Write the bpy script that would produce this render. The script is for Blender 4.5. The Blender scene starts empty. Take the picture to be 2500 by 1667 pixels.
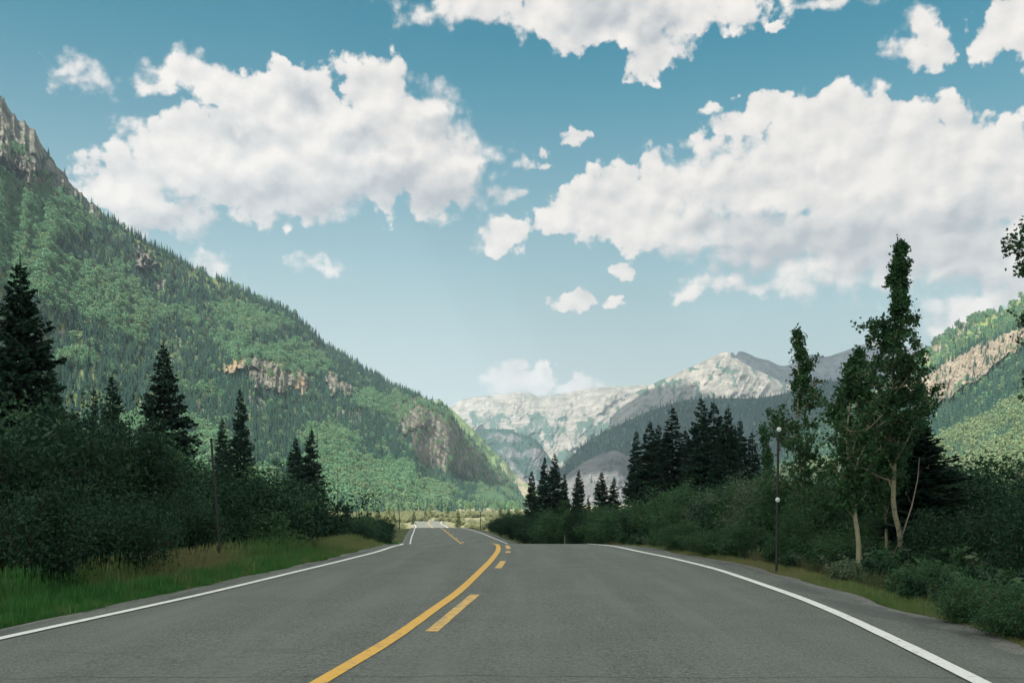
import bpy, math, random
import numpy as np
from mathutils import Vector
R = math.radians
random.seed(7)
scene = bpy.context.scene
COL = scene.collection

# ---------------------------------------------------------------- camera
F, CX, HY, CZ = 2287.0, 1176.0, 1150.0, 1.4     # focal length, centre, horizon row (of a 2352 px wide frame), eye height
def P(px, py, Y):
    return np.array([(px-CX)/F*Y, Y, CZ+(HY-py)/F*Y])
cd = bpy.data.cameras.new('camera'); cam = bpy.data.objects.new('camera', cd); COL.objects.link(cam)
cam.location = (0, 0, CZ); cam.rotation_euler = (R(90), 0, 0)
cd.lens = 35.0; cd.sensor_width = 36.0; cd.shift_y = 366/2352.0
cd.clip_start = 0.1; cd.clip_end = 40000
scene.camera = cam
scene.render.resolution_x, scene.render.resolution_y = 1024, 682

# ---------------------------------------------------------------- numpy noise
def _hash(ix, iy, iz, seed):
    h = (ix.astype(np.int64)*374761393 + iy.astype(np.int64)*668265263 + iz.astype(np.int64)*2147483647 + seed*1442695041) & 0xffffffff
    h = ((h ^ (h >> 13))*1274126177) & 0xffffffff
    h = ((h ^ (h >> 16))*2246822519) & 0xffffffff
    return ((h ^ (h >> 15)) & 0xffffff)/float(0xffffff)
def vnoise(x, y, z=None, seed=0):
    x = np.asarray(x, float); y = np.asarray(y, float)+0*x
    z = np.zeros_like(x) if z is None else np.asarray(z, float)+0*x
    ix, iy, iz = np.floor(x), np.floor(y), np.floor(z)
    fx, fy, fz = x-ix, y-iy, z-iz
    fx, fy, fz = [f*f*f*(f*(f*6-15)+10) for f in (fx, fy, fz)]
    out = 0
    for a in (0, 1):
        wx = fx if a else 1-fx
        for b in (0, 1):
            wy = fy if b else 1-fy
            for c in (0, 1):
                wz = fz if c else 1-fz
                out = out + wx*wy*wz*_hash(ix+a, iy+b, iz+c, seed)
    return out*2-1
def fbm(x, y, z=None, o=5, seed=0, g=.5):
    s = 0; a = 1; n = 0; k = 1.0
    for i in range(o):
        s = s + a*vnoise(x*k+i*17.3, y*k+i*9.1, None if z is None else z*k+i*5.7, seed+i); n += a; a *= g; k *= 2.03
    return s/n
def ridged(x, y, z=None, o=5, seed=0, g=.5):
    s = 0; a = 1; n = 0; k = 1.0
    for i in range(o):
        s = s + a*(1-np.abs(vnoise(x*k+i*17.3, y*k+i*9.1, None if z is None else z*k+i*5.7, seed+i))*2); n += a; a *= g; k *= 2.03
    return s/n
def sstep(a, b, x):
    t = np.clip((np.asarray(x, float)-a)/(b-a), 0, 1); return t*t*(3-2*t)
def smooth_interp(xs, ys, x):
    xs = np.array(xs, float); ys = np.array(ys, float); x = np.asarray(x, float)
    h = np.diff(xs); d = np.diff(ys)/h
    m = np.zeros(len(xs)); m[0], m[-1] = d[0], d[-1]
    for i in range(1, len(xs)-1):
        if d[i-1]*d[i] > 0:
            w1, w2 = 2*h[i]+h[i-1], h[i]+2*h[i-1]
            m[i] = (w1+w2)/(w1/d[i-1]+w2/d[i])
    i = np.clip(np.searchsorted(xs, x)-1, 0, len(xs)-2)
    t = np.clip((x-xs[i])/h[i], 0, 1)
    return ((1+2*t)*(1-t)**2*ys[i] + t*(1-t)**2*h[i]*m[i] + t*t*(3-2*t)*ys[i+1] + t*t*(t-1)*h[i]*m[i+1])

# ---------------------------------------------------------------- object helpers
def tag(o, label=None, cat=None, group=None, kind=None):
    if label: o['label'] = label
    if cat: o['category'] = cat
    if group: o['group'] = group
    if kind: o['kind'] = kind
    return o
def empty(name, loc, rz=0):
    o = bpy.data.objects.new(name, None); COL.objects.link(o); o.location = loc; o.rotation_euler = (0, 0, rz)
    o.empty_display_size = .3
    return o
class MB:                                    # collects triangles and quads and links them as one mesh
    def __init__(s): s.v = []; s.q = []; s.t = []; s.n = 0
    def quads(s, V):                          # V (n,4,3)
        V = np.asarray(V, float).reshape(-1, 4, 3); k = len(V)
        s.v.append(V.reshape(-1, 3)); s.q.append(np.arange(k*4).reshape(k, 4)+s.n); s.n += 4*k
    def tris(s, V):
        V = np.asarray(V, float).reshape(-1, 3, 3); k = len(V)
        s.v.append(V.reshape(-1, 3)); s.t.append(np.arange(k*3).reshape(k, 3)+s.n); s.n += 3*k
    def grid(s, G, close=False):              # G (a,b,3)
        a, b = G.shape[:2]; ix = np.arange(a*b).reshape(a, b)+s.n
        if close: ix = np.concatenate([ix, ix[:, :1]], 1)
        f = np.stack([ix[:-1, :-1], ix[:-1, 1:], ix[1:, 1:], ix[1:, :-1]], -1).reshape(-1, 4)
        s.v.append(G.reshape(-1, 3)); s.q.append(f); s.n += a*b
    def tube(s, pts, rad, n=7):
        pts = np.asarray(pts, float); rad = np.broadcast_to(np.asarray(rad, float), (len(pts),))
        d = np.gradient(pts, axis=0); d /= np.linalg.norm(d, axis=1)[:, None]+1e-9
        ref = np.where(np.abs(d[:, 2:3]) > .9, np.array([[1., 0, 0]]), np.array([[0., 0, 1]]))
        u = np.cross(d, ref); u /= np.linalg.norm(u, axis=1)[:, None]+1e-9; w = np.cross(d, u)
        a = np.linspace(0, 2*math.pi, n, endpoint=False)
        G = pts[:, None]+rad[:, None, None]*(np.cos(a)[None, :, None]*u[:, None]+np.sin(a)[None, :, None]*w[:, None])
        s.grid(G, True)
    def mesh(s, name, mats, smooth=False, attrs=None):
        v = np.concatenate(s.v) if s.v else np.zeros((0, 3))
        q = np.concatenate(s.q) if s.q else np.zeros((0, 4), int); t = np.concatenate(s.t) if s.t else np.zeros((0, 3), int)
        me = bpy.data.meshes.new(name)
        me.vertices.add(len(v)); me.vertices.foreach_set('co', v.astype(np.float32).ravel())
        me.loops.add(q.size+t.size); me.loops.foreach_set('vertex_index', np.concatenate([q.ravel(), t.ravel()]).astype(np.int32))
        me.polygons.add(len(q)+len(t))
        me.polygons.foreach_set('loop_start', np.concatenate([np.arange(len(q))*4, len(q)*4+np.arange(len(t))*3]).astype(np.int32))
        me.polygons.foreach_set('use_smooth', np.full(len(q)+len(t), smooth))
        for m in (mats if isinstance(mats, (list, tuple)) else [mats]): me.materials.append(m)
        if attrs:
            for k, a in attrs.items():
                at = me.attributes.new(k, 'FLOAT', 'POINT'); at.data.foreach_set('value', np.asarray(a, np.float32).ravel())
        me.update(); me.validate()
        return me
    def build(s, name, mats, parent=None, smooth=False, attrs=None):
        me = s.mesh(name, mats, smooth, attrs)
        o = bpy.data.objects.new(name, me); COL.objects.link(o)
        if parent: o.parent = parent
        return o
def copy_tree(o, parent=None):
    c = o.copy(); COL.objects.link(c)
    if parent: c.parent = parent
    for ch in list(o.children): copy_tree(ch, c)
    return c

# ---------------------------------------------------------------- node helpers
class NT:
    def __init__(s, tree): s.t = tree; s.n = tree.nodes; s.l = tree.links
    def new(s, typ, **kw):
        n = s.n.new(typ)
        for k, v in kw.items(): setattr(n, k, v)
        return n
    def put(s, sock, v):
        if isinstance(v, bpy.types.NodeSocket): s.l.new(v, sock)
        elif isinstance(v, (tuple, list)) and sock.type == 'RGBA' and len(v) == 3: sock.default_value = (*v, 1)
        else: sock.default_value = v
    def math(s, op, a, b=0.0, c=0.0, clamp=False):
        n = s.new('ShaderNodeMath', operation=op, use_clamp=clamp); s.put(n.inputs[0], a); s.put(n.inputs[1], b); s.put(n.inputs[2], c); return n.outputs[0]
    def vm(s, op, a, b=None, scale=None):
        n = s.new('ShaderNodeVectorMath', operation=op); s.put(n.inputs[0], a)
        if b is not None: s.put(n.inputs[1], b)
        if scale is not None: s.put(n.inputs[3], scale)
        return n.outputs['Value'] if op in ('LENGTH', 'DOT_PRODUCT', 'DISTANCE') else n.outputs[0]
    def mix(s, f, a, b, bt='MIX'):
        n = s.new('ShaderNodeMix', data_type='RGBA', blend_type=bt); n.clamp_factor = True
        s.put(n.inputs[0], f); s.put(n.inputs[6], a); s.put(n.inputs[7], b); return n.outputs[2]
    def ss(s, x, a, b, lo=0.0, hi=1.0):
        n = s.new('ShaderNodeMapRange', interpolation_type='SMOOTHSTEP'); s.put(n.inputs[0], x)
        n.inputs[1].default_value = a; n.inputs[2].default_value = b; n.inputs[3].default_value = lo; n.inputs[4].default_value = hi; return n.outputs[0]
    def noise(s, vec, scale, detail=4, rough=.5, dist=0, col=False, dims='3D'):
        n = s.new('ShaderNodeTexNoise', noise_dimensions=dims); s.put(n.inputs['Vector'], vec)
        n.inputs['Scale'].default_value = scale; n.inputs['Detail'].default_value = detail
        n.inputs['Roughness'].default_value = rough; n.inputs['Distortion'].default_value = dist
        return n.outputs['Color'] if col else n.outputs['Fac']
    def attr(s, name, typ='GEOMETRY'):
        n = s.new('ShaderNodeAttribute', attribute_name=name, attribute_type=typ); return n.outputs['Fac']
    def pos(s): return s.new('ShaderNodeNewGeometry').outputs['Position']
    def mul(s, v, k): return s.vm('MULTIPLY', v, k)
def material(name):
    m = bpy.data.materials.new(name); m.use_nodes = True
    t = NT(m.node_tree); t.n.clear(); t.out = t.new('ShaderNodeOutputMaterial'); t.m = m
    return m, t
def principled(t, col, rough=.8, spec=.3, normal=None):
    b = t.new('ShaderNodeBsdfPrincipled'); t.put(b.inputs['Base Color'], col); t.put(b.inputs['Roughness'], rough)
    b.inputs['Specular IOR Level'].default_value = spec
    if normal is not None: t.put(b.inputs['Normal'], normal)
    t.l.new(b.outputs[0], t.out.inputs['Surface']); return b
def bump(t, h, strength=.5, dist=.1):
    n = t.new('ShaderNodeBump'); t.put(n.inputs['Height'], h); n.inputs['Strength'].default_value = strength; n.inputs['Distance'].default_value = dist
    return n.outputs[0]
def simple(name, col, rough=.7, spec=.3, var=.25, scale=12.0):
    m, t = material(name)
    n = t.noise(t.new('ShaderNodeTexCoord').outputs['Object'], scale, 4)
    c = t.mix(n, tuple(x*(1-var) for x in col), tuple(x*(1+var) for x in col))
    principled(t, c, rough, spec, bump(t, n, .3, .01)); return m
def leaf_mat(name, dark, light, trans=.3, tint=None, island=True, rough=.55):
    # dark/light: range of leaf colours, chosen leaf by leaf and tree by tree
    m, t = material(name)
    if island: f = t.new('ShaderNodeNewGeometry').outputs['Random Per Island']
    else: f = t.noise(t.new('ShaderNodeTexCoord').outputs['Object'], 1.3, 2)
    oi = t.new('ShaderNodeObjectInfo').outputs['Random']
    f = t.math('ADD', t.math('MULTIPLY', f, .65), t.math('MULTIPLY', oi, .35), clamp=True)
    c = t.mix(f, dark, light)
    if tint:
        a = t.attr('tint', 'INSTANCER')
        c = t.mix(a, c, tint)
    b = t.new('ShaderNodeBsdfPrincipled'); t.put(b.inputs['Base Color'], c); b.inputs['Roughness'].default_value = rough; b.inputs['Specular IOR Level'].default_value = .12
    tr = t.new('ShaderNodeBsdfTranslucent'); t.put(tr.inputs[0], c)
    mx = t.new('ShaderNodeMixShader'); mx.inputs[0].default_value = trans
    t.l.new(b.outputs[0], mx.inputs[1]); t.l.new(tr.outputs[0], mx.inputs[2]); t.l.new(mx.outputs[0], t.out.inputs['Surface'])
    return m

# ---------------------------------------------------------------- light
SUN_EL, SUN_AZ = 47.0, -146.0        # azimuth clockwise from +Y: behind and to the left of the camera
sd = np.array([math.sin(R(SUN_AZ))*math.cos(R(SUN_EL)), math.cos(R(SUN_AZ))*math.cos(R(SUN_EL)), math.sin(R(SUN_EL))])
sl = bpy.data.lights.new('sun', 'SUN'); so = bpy.data.objects.new('sun', sl); COL.objects.link(so)
sl.energy = 4.9; sl.angle = R(.53); sl.color = (1.0, .94, .84)
so.rotation_euler = Vector(sd).to_track_quat('Z', 'Y').to_euler(); so.location = (-30, -20, 50)

# ---------------------------------------------------------------- world: Nishita sky with procedural cumulus
CLOUDS = [(2000,590,330,80),(2270,610,200,80),(1450,500,150,60),(1680,430,200,110),(1480,465,150,66),(2050,400,250,120),(2100,540,250,110),(450,350,130,60),(830,430,200,62),(560,320,150,80),(620,240,120,60),(1300,20,250,50),  # x, y, rx, ry in the 2352 px frame, turned into compass bearing and elevation below
 (430,175,85,48),(560,215,115,52),(700,235,140,80),(850,205,85,72),(960,250,95,70),(880,330,190,105),(1055,365,95,80),(700,385,250,105),
 (480,405,210,100),(300,430,130,80),(400,490,150,50),(215,395,60,32),(990,430,130,48),(700,290,210,100),(350,200,60,22),(400,300,90,40),
 (205,188,80,34),(150,148,55,28),
 (1000,30,84,30),(1100,5,200,44),(1350,35,170,70),(1550,25,190,60),(1500,110,85,45),(1465,150,45,36),(1650,0,170,40),
 (2110,110,65,45),(2125,60,40,40),(2330,80,90,62),(2370,20,110,60),(1950,-5,120,16),(1790,80,22,13),
 (1800,250,105,50),(1700,285,60,45),(1900,290,150,90),(2060,290,110,64),(2160,350,140,85),(2310,375,135,95),(2420,420,190,150),(2330,600,170,80),(1850,400,240,120),
 (1600,420,170,80),(1440,415,62,50),(1380,480,130,52),(1290,490,66,46),(1600,520,230,70),(1900,540,290,90),(2240,560,300,110),(2080,640,220,46),(2180,440,150,90),
 (1760,655,160,36),
 (1165,535,64,33),(1145,455,52,21),(1240,370,36,24),(1345,315,28,13),(1330,690,62,24),(1430,622,26,16),(740,607,62,19),(490,610,60,34),
 (2190,735,80,50),(1175,868,95,34),(1325,880,85,24)]
w = bpy.data.worlds.new('World'); scene.world = w; w.use_nodes = True
T = NT(w.node_tree); T.n.clear()
wo = T.new('ShaderNodeOutputWorld'); bg = T.new('ShaderNodeBackground'); T.l.new(bg.outputs[0], wo.inputs[0])
sky = T.new('ShaderNodeTexSky', sky_type='NISHITA'); sky.sun_disc = False; sky.sun_elevation = R(SUN_EL); sky.sun_rotation = R(SUN_AZ)
sky.altitude = 2500; sky.air_density = 1.0; sky.dust_density = 1.2; sky.ozone_density = 1.5
vdir = T.new('ShaderNodeTexCoord').outputs['Generated']
sep = T.new('ShaderNodeSeparateXYZ'); T.l.new(vdir, sep.inputs[0])
az = T.math('ARCTAN2', sep.outputs[0], sep.outputs[1]); el = T.math('ARCSINE', sep.outputs[2])
cmb = T.new('ShaderNodeCombineXYZ'); T.l.new(az, cmb.inputs[0]); T.l.new(el, cmb.inputs[1]); ang = cmb.outputs[0]
warp = T.noise(ang, 16.0, 5, .62, col=True, dims='2D')
wv = T.mul(T.vm('SUBTRACT', warp, (.5, .5, .5)), (.055, .042, 0))
pw = T.vm('ADD', ang, wv)
mx = None
for (x, y, rx, ry) in CLOUDS:
    dx, dz = (x-CX)/F, (HY-y)/F
    a0 = math.atan(dx); e0 = math.atan(dz/math.hypot(1, dx))
    ra = rx/F/(1+dx*dx); re = ry/F/(1+dx*dx+dz*dz)
    d = T.vm('LENGTH', T.mul(T.vm('SUBTRACT', pw, (a0, e0, 0)), (1/ra, 1/re, 0)))
    v = T.math('MULTIPLY', T.math('SUBTRACT', 1.12, d), min(ra, re)/.022+.5)
    mx = v if mx is None else T.math('SMOOTH_MAX', mx, v, .25)
# clouds over the unseen rest of the sky, cover raised to light the foreground
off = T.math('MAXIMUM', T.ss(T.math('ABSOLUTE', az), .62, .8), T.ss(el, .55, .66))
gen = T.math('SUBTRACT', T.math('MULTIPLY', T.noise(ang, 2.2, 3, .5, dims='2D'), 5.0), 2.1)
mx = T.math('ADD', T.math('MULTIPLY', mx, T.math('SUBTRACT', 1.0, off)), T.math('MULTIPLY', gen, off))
fine = T.noise(T.mul(ang, (1, 1.25, 0)), 30.0, 8, .6, dims='2D')
mid = T.noise(T.mul(ang, (1, 1.5, 0)), 11.0, 6, .55, dims='2D')
def puffs(vec, scale):
    n = T.new('ShaderNodeTexVoronoi', feature='SMOOTH_F1', voronoi_dimensions='2D'); T.put(n.inputs['Vector'], vec); n.inputs['Scale'].default_value = scale
    n.inputs['Smoothness'].default_value = .25
    return T.math('SUBTRACT', .5, n.outputs['Distance'])
pv = T.vm('ADD', ang, T.mul(wv, (.35, .35, 0)))
pf1, pf2, pf3 = puffs(pv, 21.0), puffs(pv, 47.0), puffs(pv, 105.0)
lump = T.math('ADD', T.math('MULTIPLY', pf1, .9), T.math('ADD', T.math('MULTIPLY', pf2, .8), T.math('MULTIPLY', pf3, .5)))
dens = T.math('ADD', T.math('ADD', mx, lump), T.math('ADD', T.math('MULTIPLY', T.math('SUBTRACT', fine, .5), 2.2), T.math('MULTIPLY', T.math('SUBTRACT', mid, .5), .7)))
# crisp on the puffed tops, frayed where the noise is thin
soft = T.ss(T.noise(ang, 7.0, 2, .5, dims='2D'), .42, .64, .45, 1.35)
alpha = T.ss(T.math('DIVIDE', T.math('SUBTRACT', dens, .02), soft), 0.0, 1.0)
# billows: lit from upper left, grey in the hollows and below
sh = T.vm('ADD', ang, (-.006, .011, 0))
m2 = T.noise(T.mul(sh, (1, 1.5, 0)), 11.0, 6, .55, dims='2D'); f2 = T.noise(T.mul(sh, (1, 1.25, 0)), 30.0, 8, .6, dims='2D')
pvs = T.vm('ADD', pv, (-.005, .009, 0))
lump2 = T.math('ADD', T.math('MULTIPLY', puffs(pvs, 21.0), 1.0), T.math('MULTIPLY', puffs(pvs, 47.0), .6))
lump1 = T.math('ADD', T.math('MULTIPLY', pf1, 1.0), T.math('MULTIPLY', pf2, .6))
lit = T.math('ADD', T.math('MULTIPLY', T.math('SUBTRACT', mid, m2), 1.0), T.math('ADD', T.math('MULTIPLY', T.math('SUBTRACT', fine, f2), .6), T.math('MULTIPLY', T.math('SUBTRACT', lump1, lump2), .55)))
UND = [(1900,560,330,60),(2150,600,330,75),(1700,520,140,34),(2300,650,200,60),(950,450,220,60),(420,510,190,50),(700,455,300,60),(560,300,90,30),(1650,600,250,40),(1400,30,120,50),(1500,75,70,40),(700,215,60,40),(2200,500,170,60),(850,330,100,40),(1000,290,60,40)]
um = None
for (x, y, rx, ry) in UND:
    dx, dz = (x-CX)/F, (HY-y)/F
    a0 = math.atan(dx); e0 = math.atan(dz/math.hypot(1, dx)); ra = rx/F/(1+dx*dx); re = ry/F/(1+dx*dx+dz*dz)
    d = T.math('SUBTRACT', 1.0, T.vm('LENGTH', T.mul(T.vm('SUBTRACT', pw, (a0, e0, 0)), (1/ra, 1/re, 0))))
    um = d if um is None else T.math('SMOOTH_MAX', um, d, .3)
und = T.ss(T.math('ADD', um, T.math('MULTIPLY', T.math('SUBTRACT', mid, .5), 1.6)), -.25, .75)
shade = T.math('SUBTRACT', T.math('ADD', .76, lit), T.math('MULTIPLY', und, .60), clamp=True)
ccol = T.mix(shade, (.245, .252, .264), (.468, .436, .408))
# added brightness on the unseen clouds towards the sun, filling the shaded foreground
fill_glare = T.vm('DOT_PRODUCT', vdir, tuple(float(q) for q in sd))
ccol = T.mix(T.ss(fill_glare, .0, .9, 0.0, 1.0), ccol, (1.35, 1.27, 1.12))
skc = T.mix(1.0, sky.outputs[0], (.03, .92, .76), 'MULTIPLY')
skc = T.vm('SCALE', skc, scale=.067)
hz = T.ss(el, .0, .47, .97, 0.0)
skc = T.mix(hz, skc, (.305, .292, .268))
wc = T.mix(T.math('MULTIPLY', alpha, T.ss(el, .0, .14, .55, .97)), skc, ccol)
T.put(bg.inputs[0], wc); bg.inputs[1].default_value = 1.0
w.cycles.sampling_method = 'MANUAL'; w.cycles.sample_map_resolution = 512

scene.view_settings.view_transform = 'Standard'; scene.view_settings.look = 'None'
scene.view_settings.exposure = 1.08; scene.view_settings.gamma = 1
try:
    scene.cycles.use_denoising = True
    scene.cycles.max_bounces = 6; scene.cycles.transparent_max_bounces = 4
    scene.cycles.diffuse_bounces = 3; scene.cycles.volume_bounces = 1; scene.cycles.transmission_bounces = 3
except Exception: pass

# ---------------------------------------------------------------- the road line and the lie of the land
YS = [-60, -20, 0, 7.7, 10.1, 12.9, 15.1, 19.4, 24, 28.6, 34, 42, 60, 90, 108, 125, 160, 200, 280, 350, 400]
YEL = [-9.5, -4.6, -2.35, -1.46, -1.2, -.99, -.83, -.64, -.48, -.40, -.50, -1.0, -2.1, -4.6, -6.4, -8.1, -11.5, -15.5, -22.5, -29.5, -33.0]
LEF = [-13.7, -8.8, -6.3, -5.42, -5.19, -4.86, -4.62, -4.28, -3.95, -3.75, -3.85, -4.7, -6.1, -9.2, -10.9, -12.4, -15.6, -19.7, -27.0, -34.3, -38.2]
RIG = [-4.5, .3, 2.65, 3.6, 3.85, 4.08, 4.17, 4.2, 3.95, 3.5, 3.15, 2.8, 1.9, -.43, -2.2, -3.9, -7.9, -12.0, -18.2, -25.0, -28.2]
ZY = [-60, -10, 10, 22, 30, 38, 42, 50, 65, 90, 120, 160, 190, 220, 280, 350, 400, 600, 9000]
ZZ = [1.2, .1, 0, -.005, -.035, -.245, -.42, -.86, -1.76, -2.46, -2.60, -2.94, -3.9, -5.0, -5.94, -6.45, -6.8, -7.2, -7.2]
def zroad(y): return smooth_interp(ZY, ZZ, y)
def lx(y): return smooth_interp(YS, LEF, y)
def yx(y): return smooth_interp(YS, YEL, y)
def rx_(y): return smooth_interp(YS, RIG, y)
# past 400 m the road swings to the right across the flat
def extra(frac):   # frac 0 = left line, 1 = right line
    pts = []
    x0, x1 = -38.2, -28.2
    for k in range(1, 26):
        a = k/25*R(80); rad_c = 62.0
        rr = rad_c + (0.5-frac)*10.0
        cx_, cy_ = -33.2+rad_c, 400.0
        base = math.pi - a
        pts.append((cx_+rr*math.cos(base), cy_+rr*math.sin(base)))
    lastx, lasty = pts[-1]
    for k in range(1, 30): pts.append((lastx+k*12*math.cos(R(10)), lasty+k*12*math.sin(R(10))))
    return pts
def road_strip(fn, a, b, y0=-60, y1=400, lift=0.0, n=None):
    """points (rows, 2) between lateral offsets a and b (metres from curve fn)"""
    ys = np.concatenate([np.arange(max(y0, -60), min(60, y1), .5), np.arange(60, y1+1, 2.0)]) if y1 > 60 else np.arange(y0, y1+1e-6, .25)
    return ys
def zground(x, y):
    x = np.asarray(x, float); y = np.asarray(y, float)
    z = zroad(y)
    yc = np.clip(y, -60, 400)
    dl = lx(yc)-.75-x; dr = x-(rx_(yc)+1.15)
    d = np.maximum(dl, dr)                    # distance off the pavement
    near = 1-sstep(380, 470, y)
    z = z - near*.10
    ditch = sstep(0, 3.2, d)
    z = z - near*ditch*np.where(dr > dl, .42, .30)*(1-sstep(14, 40, d)*.5)
    z = z + near*sstep(2, 12, d)*.12*fbm(x*.25, y*.25, o=3, seed=3)
    z = z + sstep(20, 90, d)*1.0*fbm(x*.02, y*.02, o=4, seed=5)
    z = z + near*sstep(8, 40, dl)*.8
    # gentle knoll under the thicket on the right, and the river bed in the flat
    z = z - 1.1*np.exp(-((y-690)/40)**2)*sstep(20, 60, np.abs(x+30)+40)
    return z

def make_ground():
    a = np.linspace(-1, 1, 561)
    xs = np.sinh(a*7.2)/np.sinh(7.2)*9000
    b = np.linspace(-.75, 1, 560)
    ys = np.sinh(b*6.6)/np.sinh(6.6)*9000+14
    X, Y = np.meshgrid(xs, ys)
    Z = zground(X, Y)
    mb = MB(); mb.grid(np.stack([X, Y, Z], -1)[:, ::1])
    m, t = material('meadow_soil')
    p = t.pos()
    n1 = t.noise(p, .35, 5, .6); n2 = t.noise(p, .03, 4, .6); n3 = t.noise(p, 6.0, 5, .7)
    soil = t.mix(n3, (.030, .034, .016), (.085, .075, .045))
    grass = t.mix(n3, (.045, .085, .025), (.12, .15, .05))
    c = t.mix(t.ss(n1, .42, .6), soil, grass)
    sx = t.new('ShaderNodeSeparateXYZ'); t.l.new(p, sx.inputs[0])
    dry = t.mix(t.noise(p, .12, 5, .6), (.13, .145, .075), (.24, .225, .145))
    far = t.ss(sx.outputs[1], 150.0, 230.0)
    c = t.mix(far, c, dry)
    # gravel bars of the river bed
    grav = t.math('MULTIPLY', t.ss(t.math('ABSOLUTE', t.math('SUBTRACT', sx.outputs[1], t.math('ADD', 690.0, t.math('MULTIPLY', n2, 60.0)))), 55.0, 20.0), t.ss(n2, .40, .5))
    c = t.mix(grav, c, (.40, .38, .36))
    principled(t, c, .95, .1, bump(t, n3, .6, .05))
    o = mb.build('ground', m, smooth=True); tag(o, 'valley floor of soil, grass and dry meadow around the road', None, None, 'structure')
    return o
make_ground()

# --------------- road surface
def lateral(y, side):
    return {'l': lx, 'y': yx, 'r': rx_}[side](y)
def asphalt_material():
    m, t = material('asphalt')
    p = t.pos()
    e = t.attr('edge'); u = t.attr('lane')
    sp = t.noise(p, 38.0, 5, .85); sp2 = t.noise(p, 13.0, 6, .85); pt = t.noise(p, .8, 4, .6)
    st = t.noise(t.mul(p, (1.6, .10, 1)), 1.0, 4, .6)
    c = t.mix(t.ss(sp, .36, .64), (.034, .040, .035), (.205, .220, .192))
    c = t.mix(t.math('MULTIPLY', t.ss(sp2, .50, .62), .42), c, (.22, .23, .205))
    c = t.mix(t.math('MULTIPLY', t.ss(pt, .35, .7), .38), c, (.080, .090, .080))
    c = t.mix(t.math('MULTIPLY', t.ss(st, .42, .68), .42), c, (.175, .186, .165))
    # tyre paths are polished paler, oil streak between them is darker
    tr = t.math('POWER', t.math('ABSOLUTE', t.math('SINE', t.math('MULTIPLY', u, 6.28318))), 2.0)
    c = t.mix(t.math('MULTIPLY', tr, .12), c, (.19, .205, .185))
    # shoulder: rougher patched mat, then loose gravel
    g1 = t.noise(p, 34.0, 4, .8)
    grav = t.mix(t.ss(g1, .35, .65), (.085, .085, .078), (.34, .33, .305))
    patch = t.ss(t.noise(t.mul(p, (1.0, .35, 1)), 1.2, 5, .6), .50, .60)
    c = t.mix(t.math('MULTIPLY', t.math('MULTIPLY', patch, t.ss(e, .12, .35)), .5), c, (.070, .072, .072))
    ge = t.ss(t.math('ADD', e, t.math('MULTIPLY', t.math('SUBTRACT', t.noise(p, 2.2, 5, .7), .5), .9)), .74, .92)
    c = t.mix(ge, c, grav)
    # sealed and open cracks
    wv_ = t.new('ShaderNodeTexVoronoi', feature='DISTANCE_TO_EDGE'); t.put(wv_.inputs['Vector'], t.vm('ADD', t.mul(p, (.22, .16, 0)), t.mul(t.noise(p, 1.1, 4, .6, col=True), (.22, .22, 0)))); wv_.inputs['Scale'].default_value = 1.0
    ck = t.math('MULTIPLY', t.ss(wv_.outputs[0], .006, .0015), t.ss(t.noise(p, .3, 2), .50, .58))
    c = t.mix(t.math('MULTIPLY', ck, .22), c, (.04, .042, .042))
    py_ = t.new('ShaderNodeSeparateXYZ'); t.l.new(p, py_.inputs[0])
    ln = t.math('ABSOLUTE', t.math('SUBTRACT', t.math('ADD', py_.outputs[1], t.math('MULTIPLY', t.noise(p, 1.1, 4, .6), .35)), 8.05))
    c = t.mix(t.math('MULTIPLY', t.ss(ln, .022, .006), .65), c, (.025, .027, .026))
    hgt = t.math('ADD', sp, t.math('MULTIPLY', ge, t.math('MULTIPLY', g1, 2.5)))
    principled(t, c, .88, .25, bump(t, hgt, .55, .012))
    return m
def paint_material(name, col, wear):
    m, t = material(name)
    p = t.pos()
    sp = t.noise(p, 60.0, 4, .8); w1 = t.noise(p, 9.0, 6, .75); pt = t.noise(p, 1.3, 3, .6)
    c = t.mix(t.ss(sp, .25, .75), tuple(x*.84 for x in col), tuple(min(1, x*1.06) for x in col))
    c = t.mix(t.math('MULTIPLY', pt, .22), c, tuple(x*.7 for x in col))
    f = t.ss(t.math('ADD', t.math('MULTIPLY', w1, .75), t.math('MULTIPLY', sp, .25)), .60-wear, .68-wear)
    c = t.mix(t.math('MULTIPLY', f, .75), c, (.19, .19, .18))
    principled(t, c, .7, .3, bump(t, sp, .4, .008)); return m
M_ASPH = asphalt_material()
M_YEL = paint_material('yellow_road_paint', (.76, .44, .085), .07)
M_YEL2 = paint_material('worn_yellow_road_paint', (.76, .47, .13), .11)
M_WHI = paint_material('white_road_paint', (.80, .79, .75), .055)
LS, RS = .75, 1.15
def rows(y0, y1):
    return np.concatenate([np.arange(y0, min(60, y1), .5), np.arange(max(y0, 60), y1+.1, 2.0)])
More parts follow.
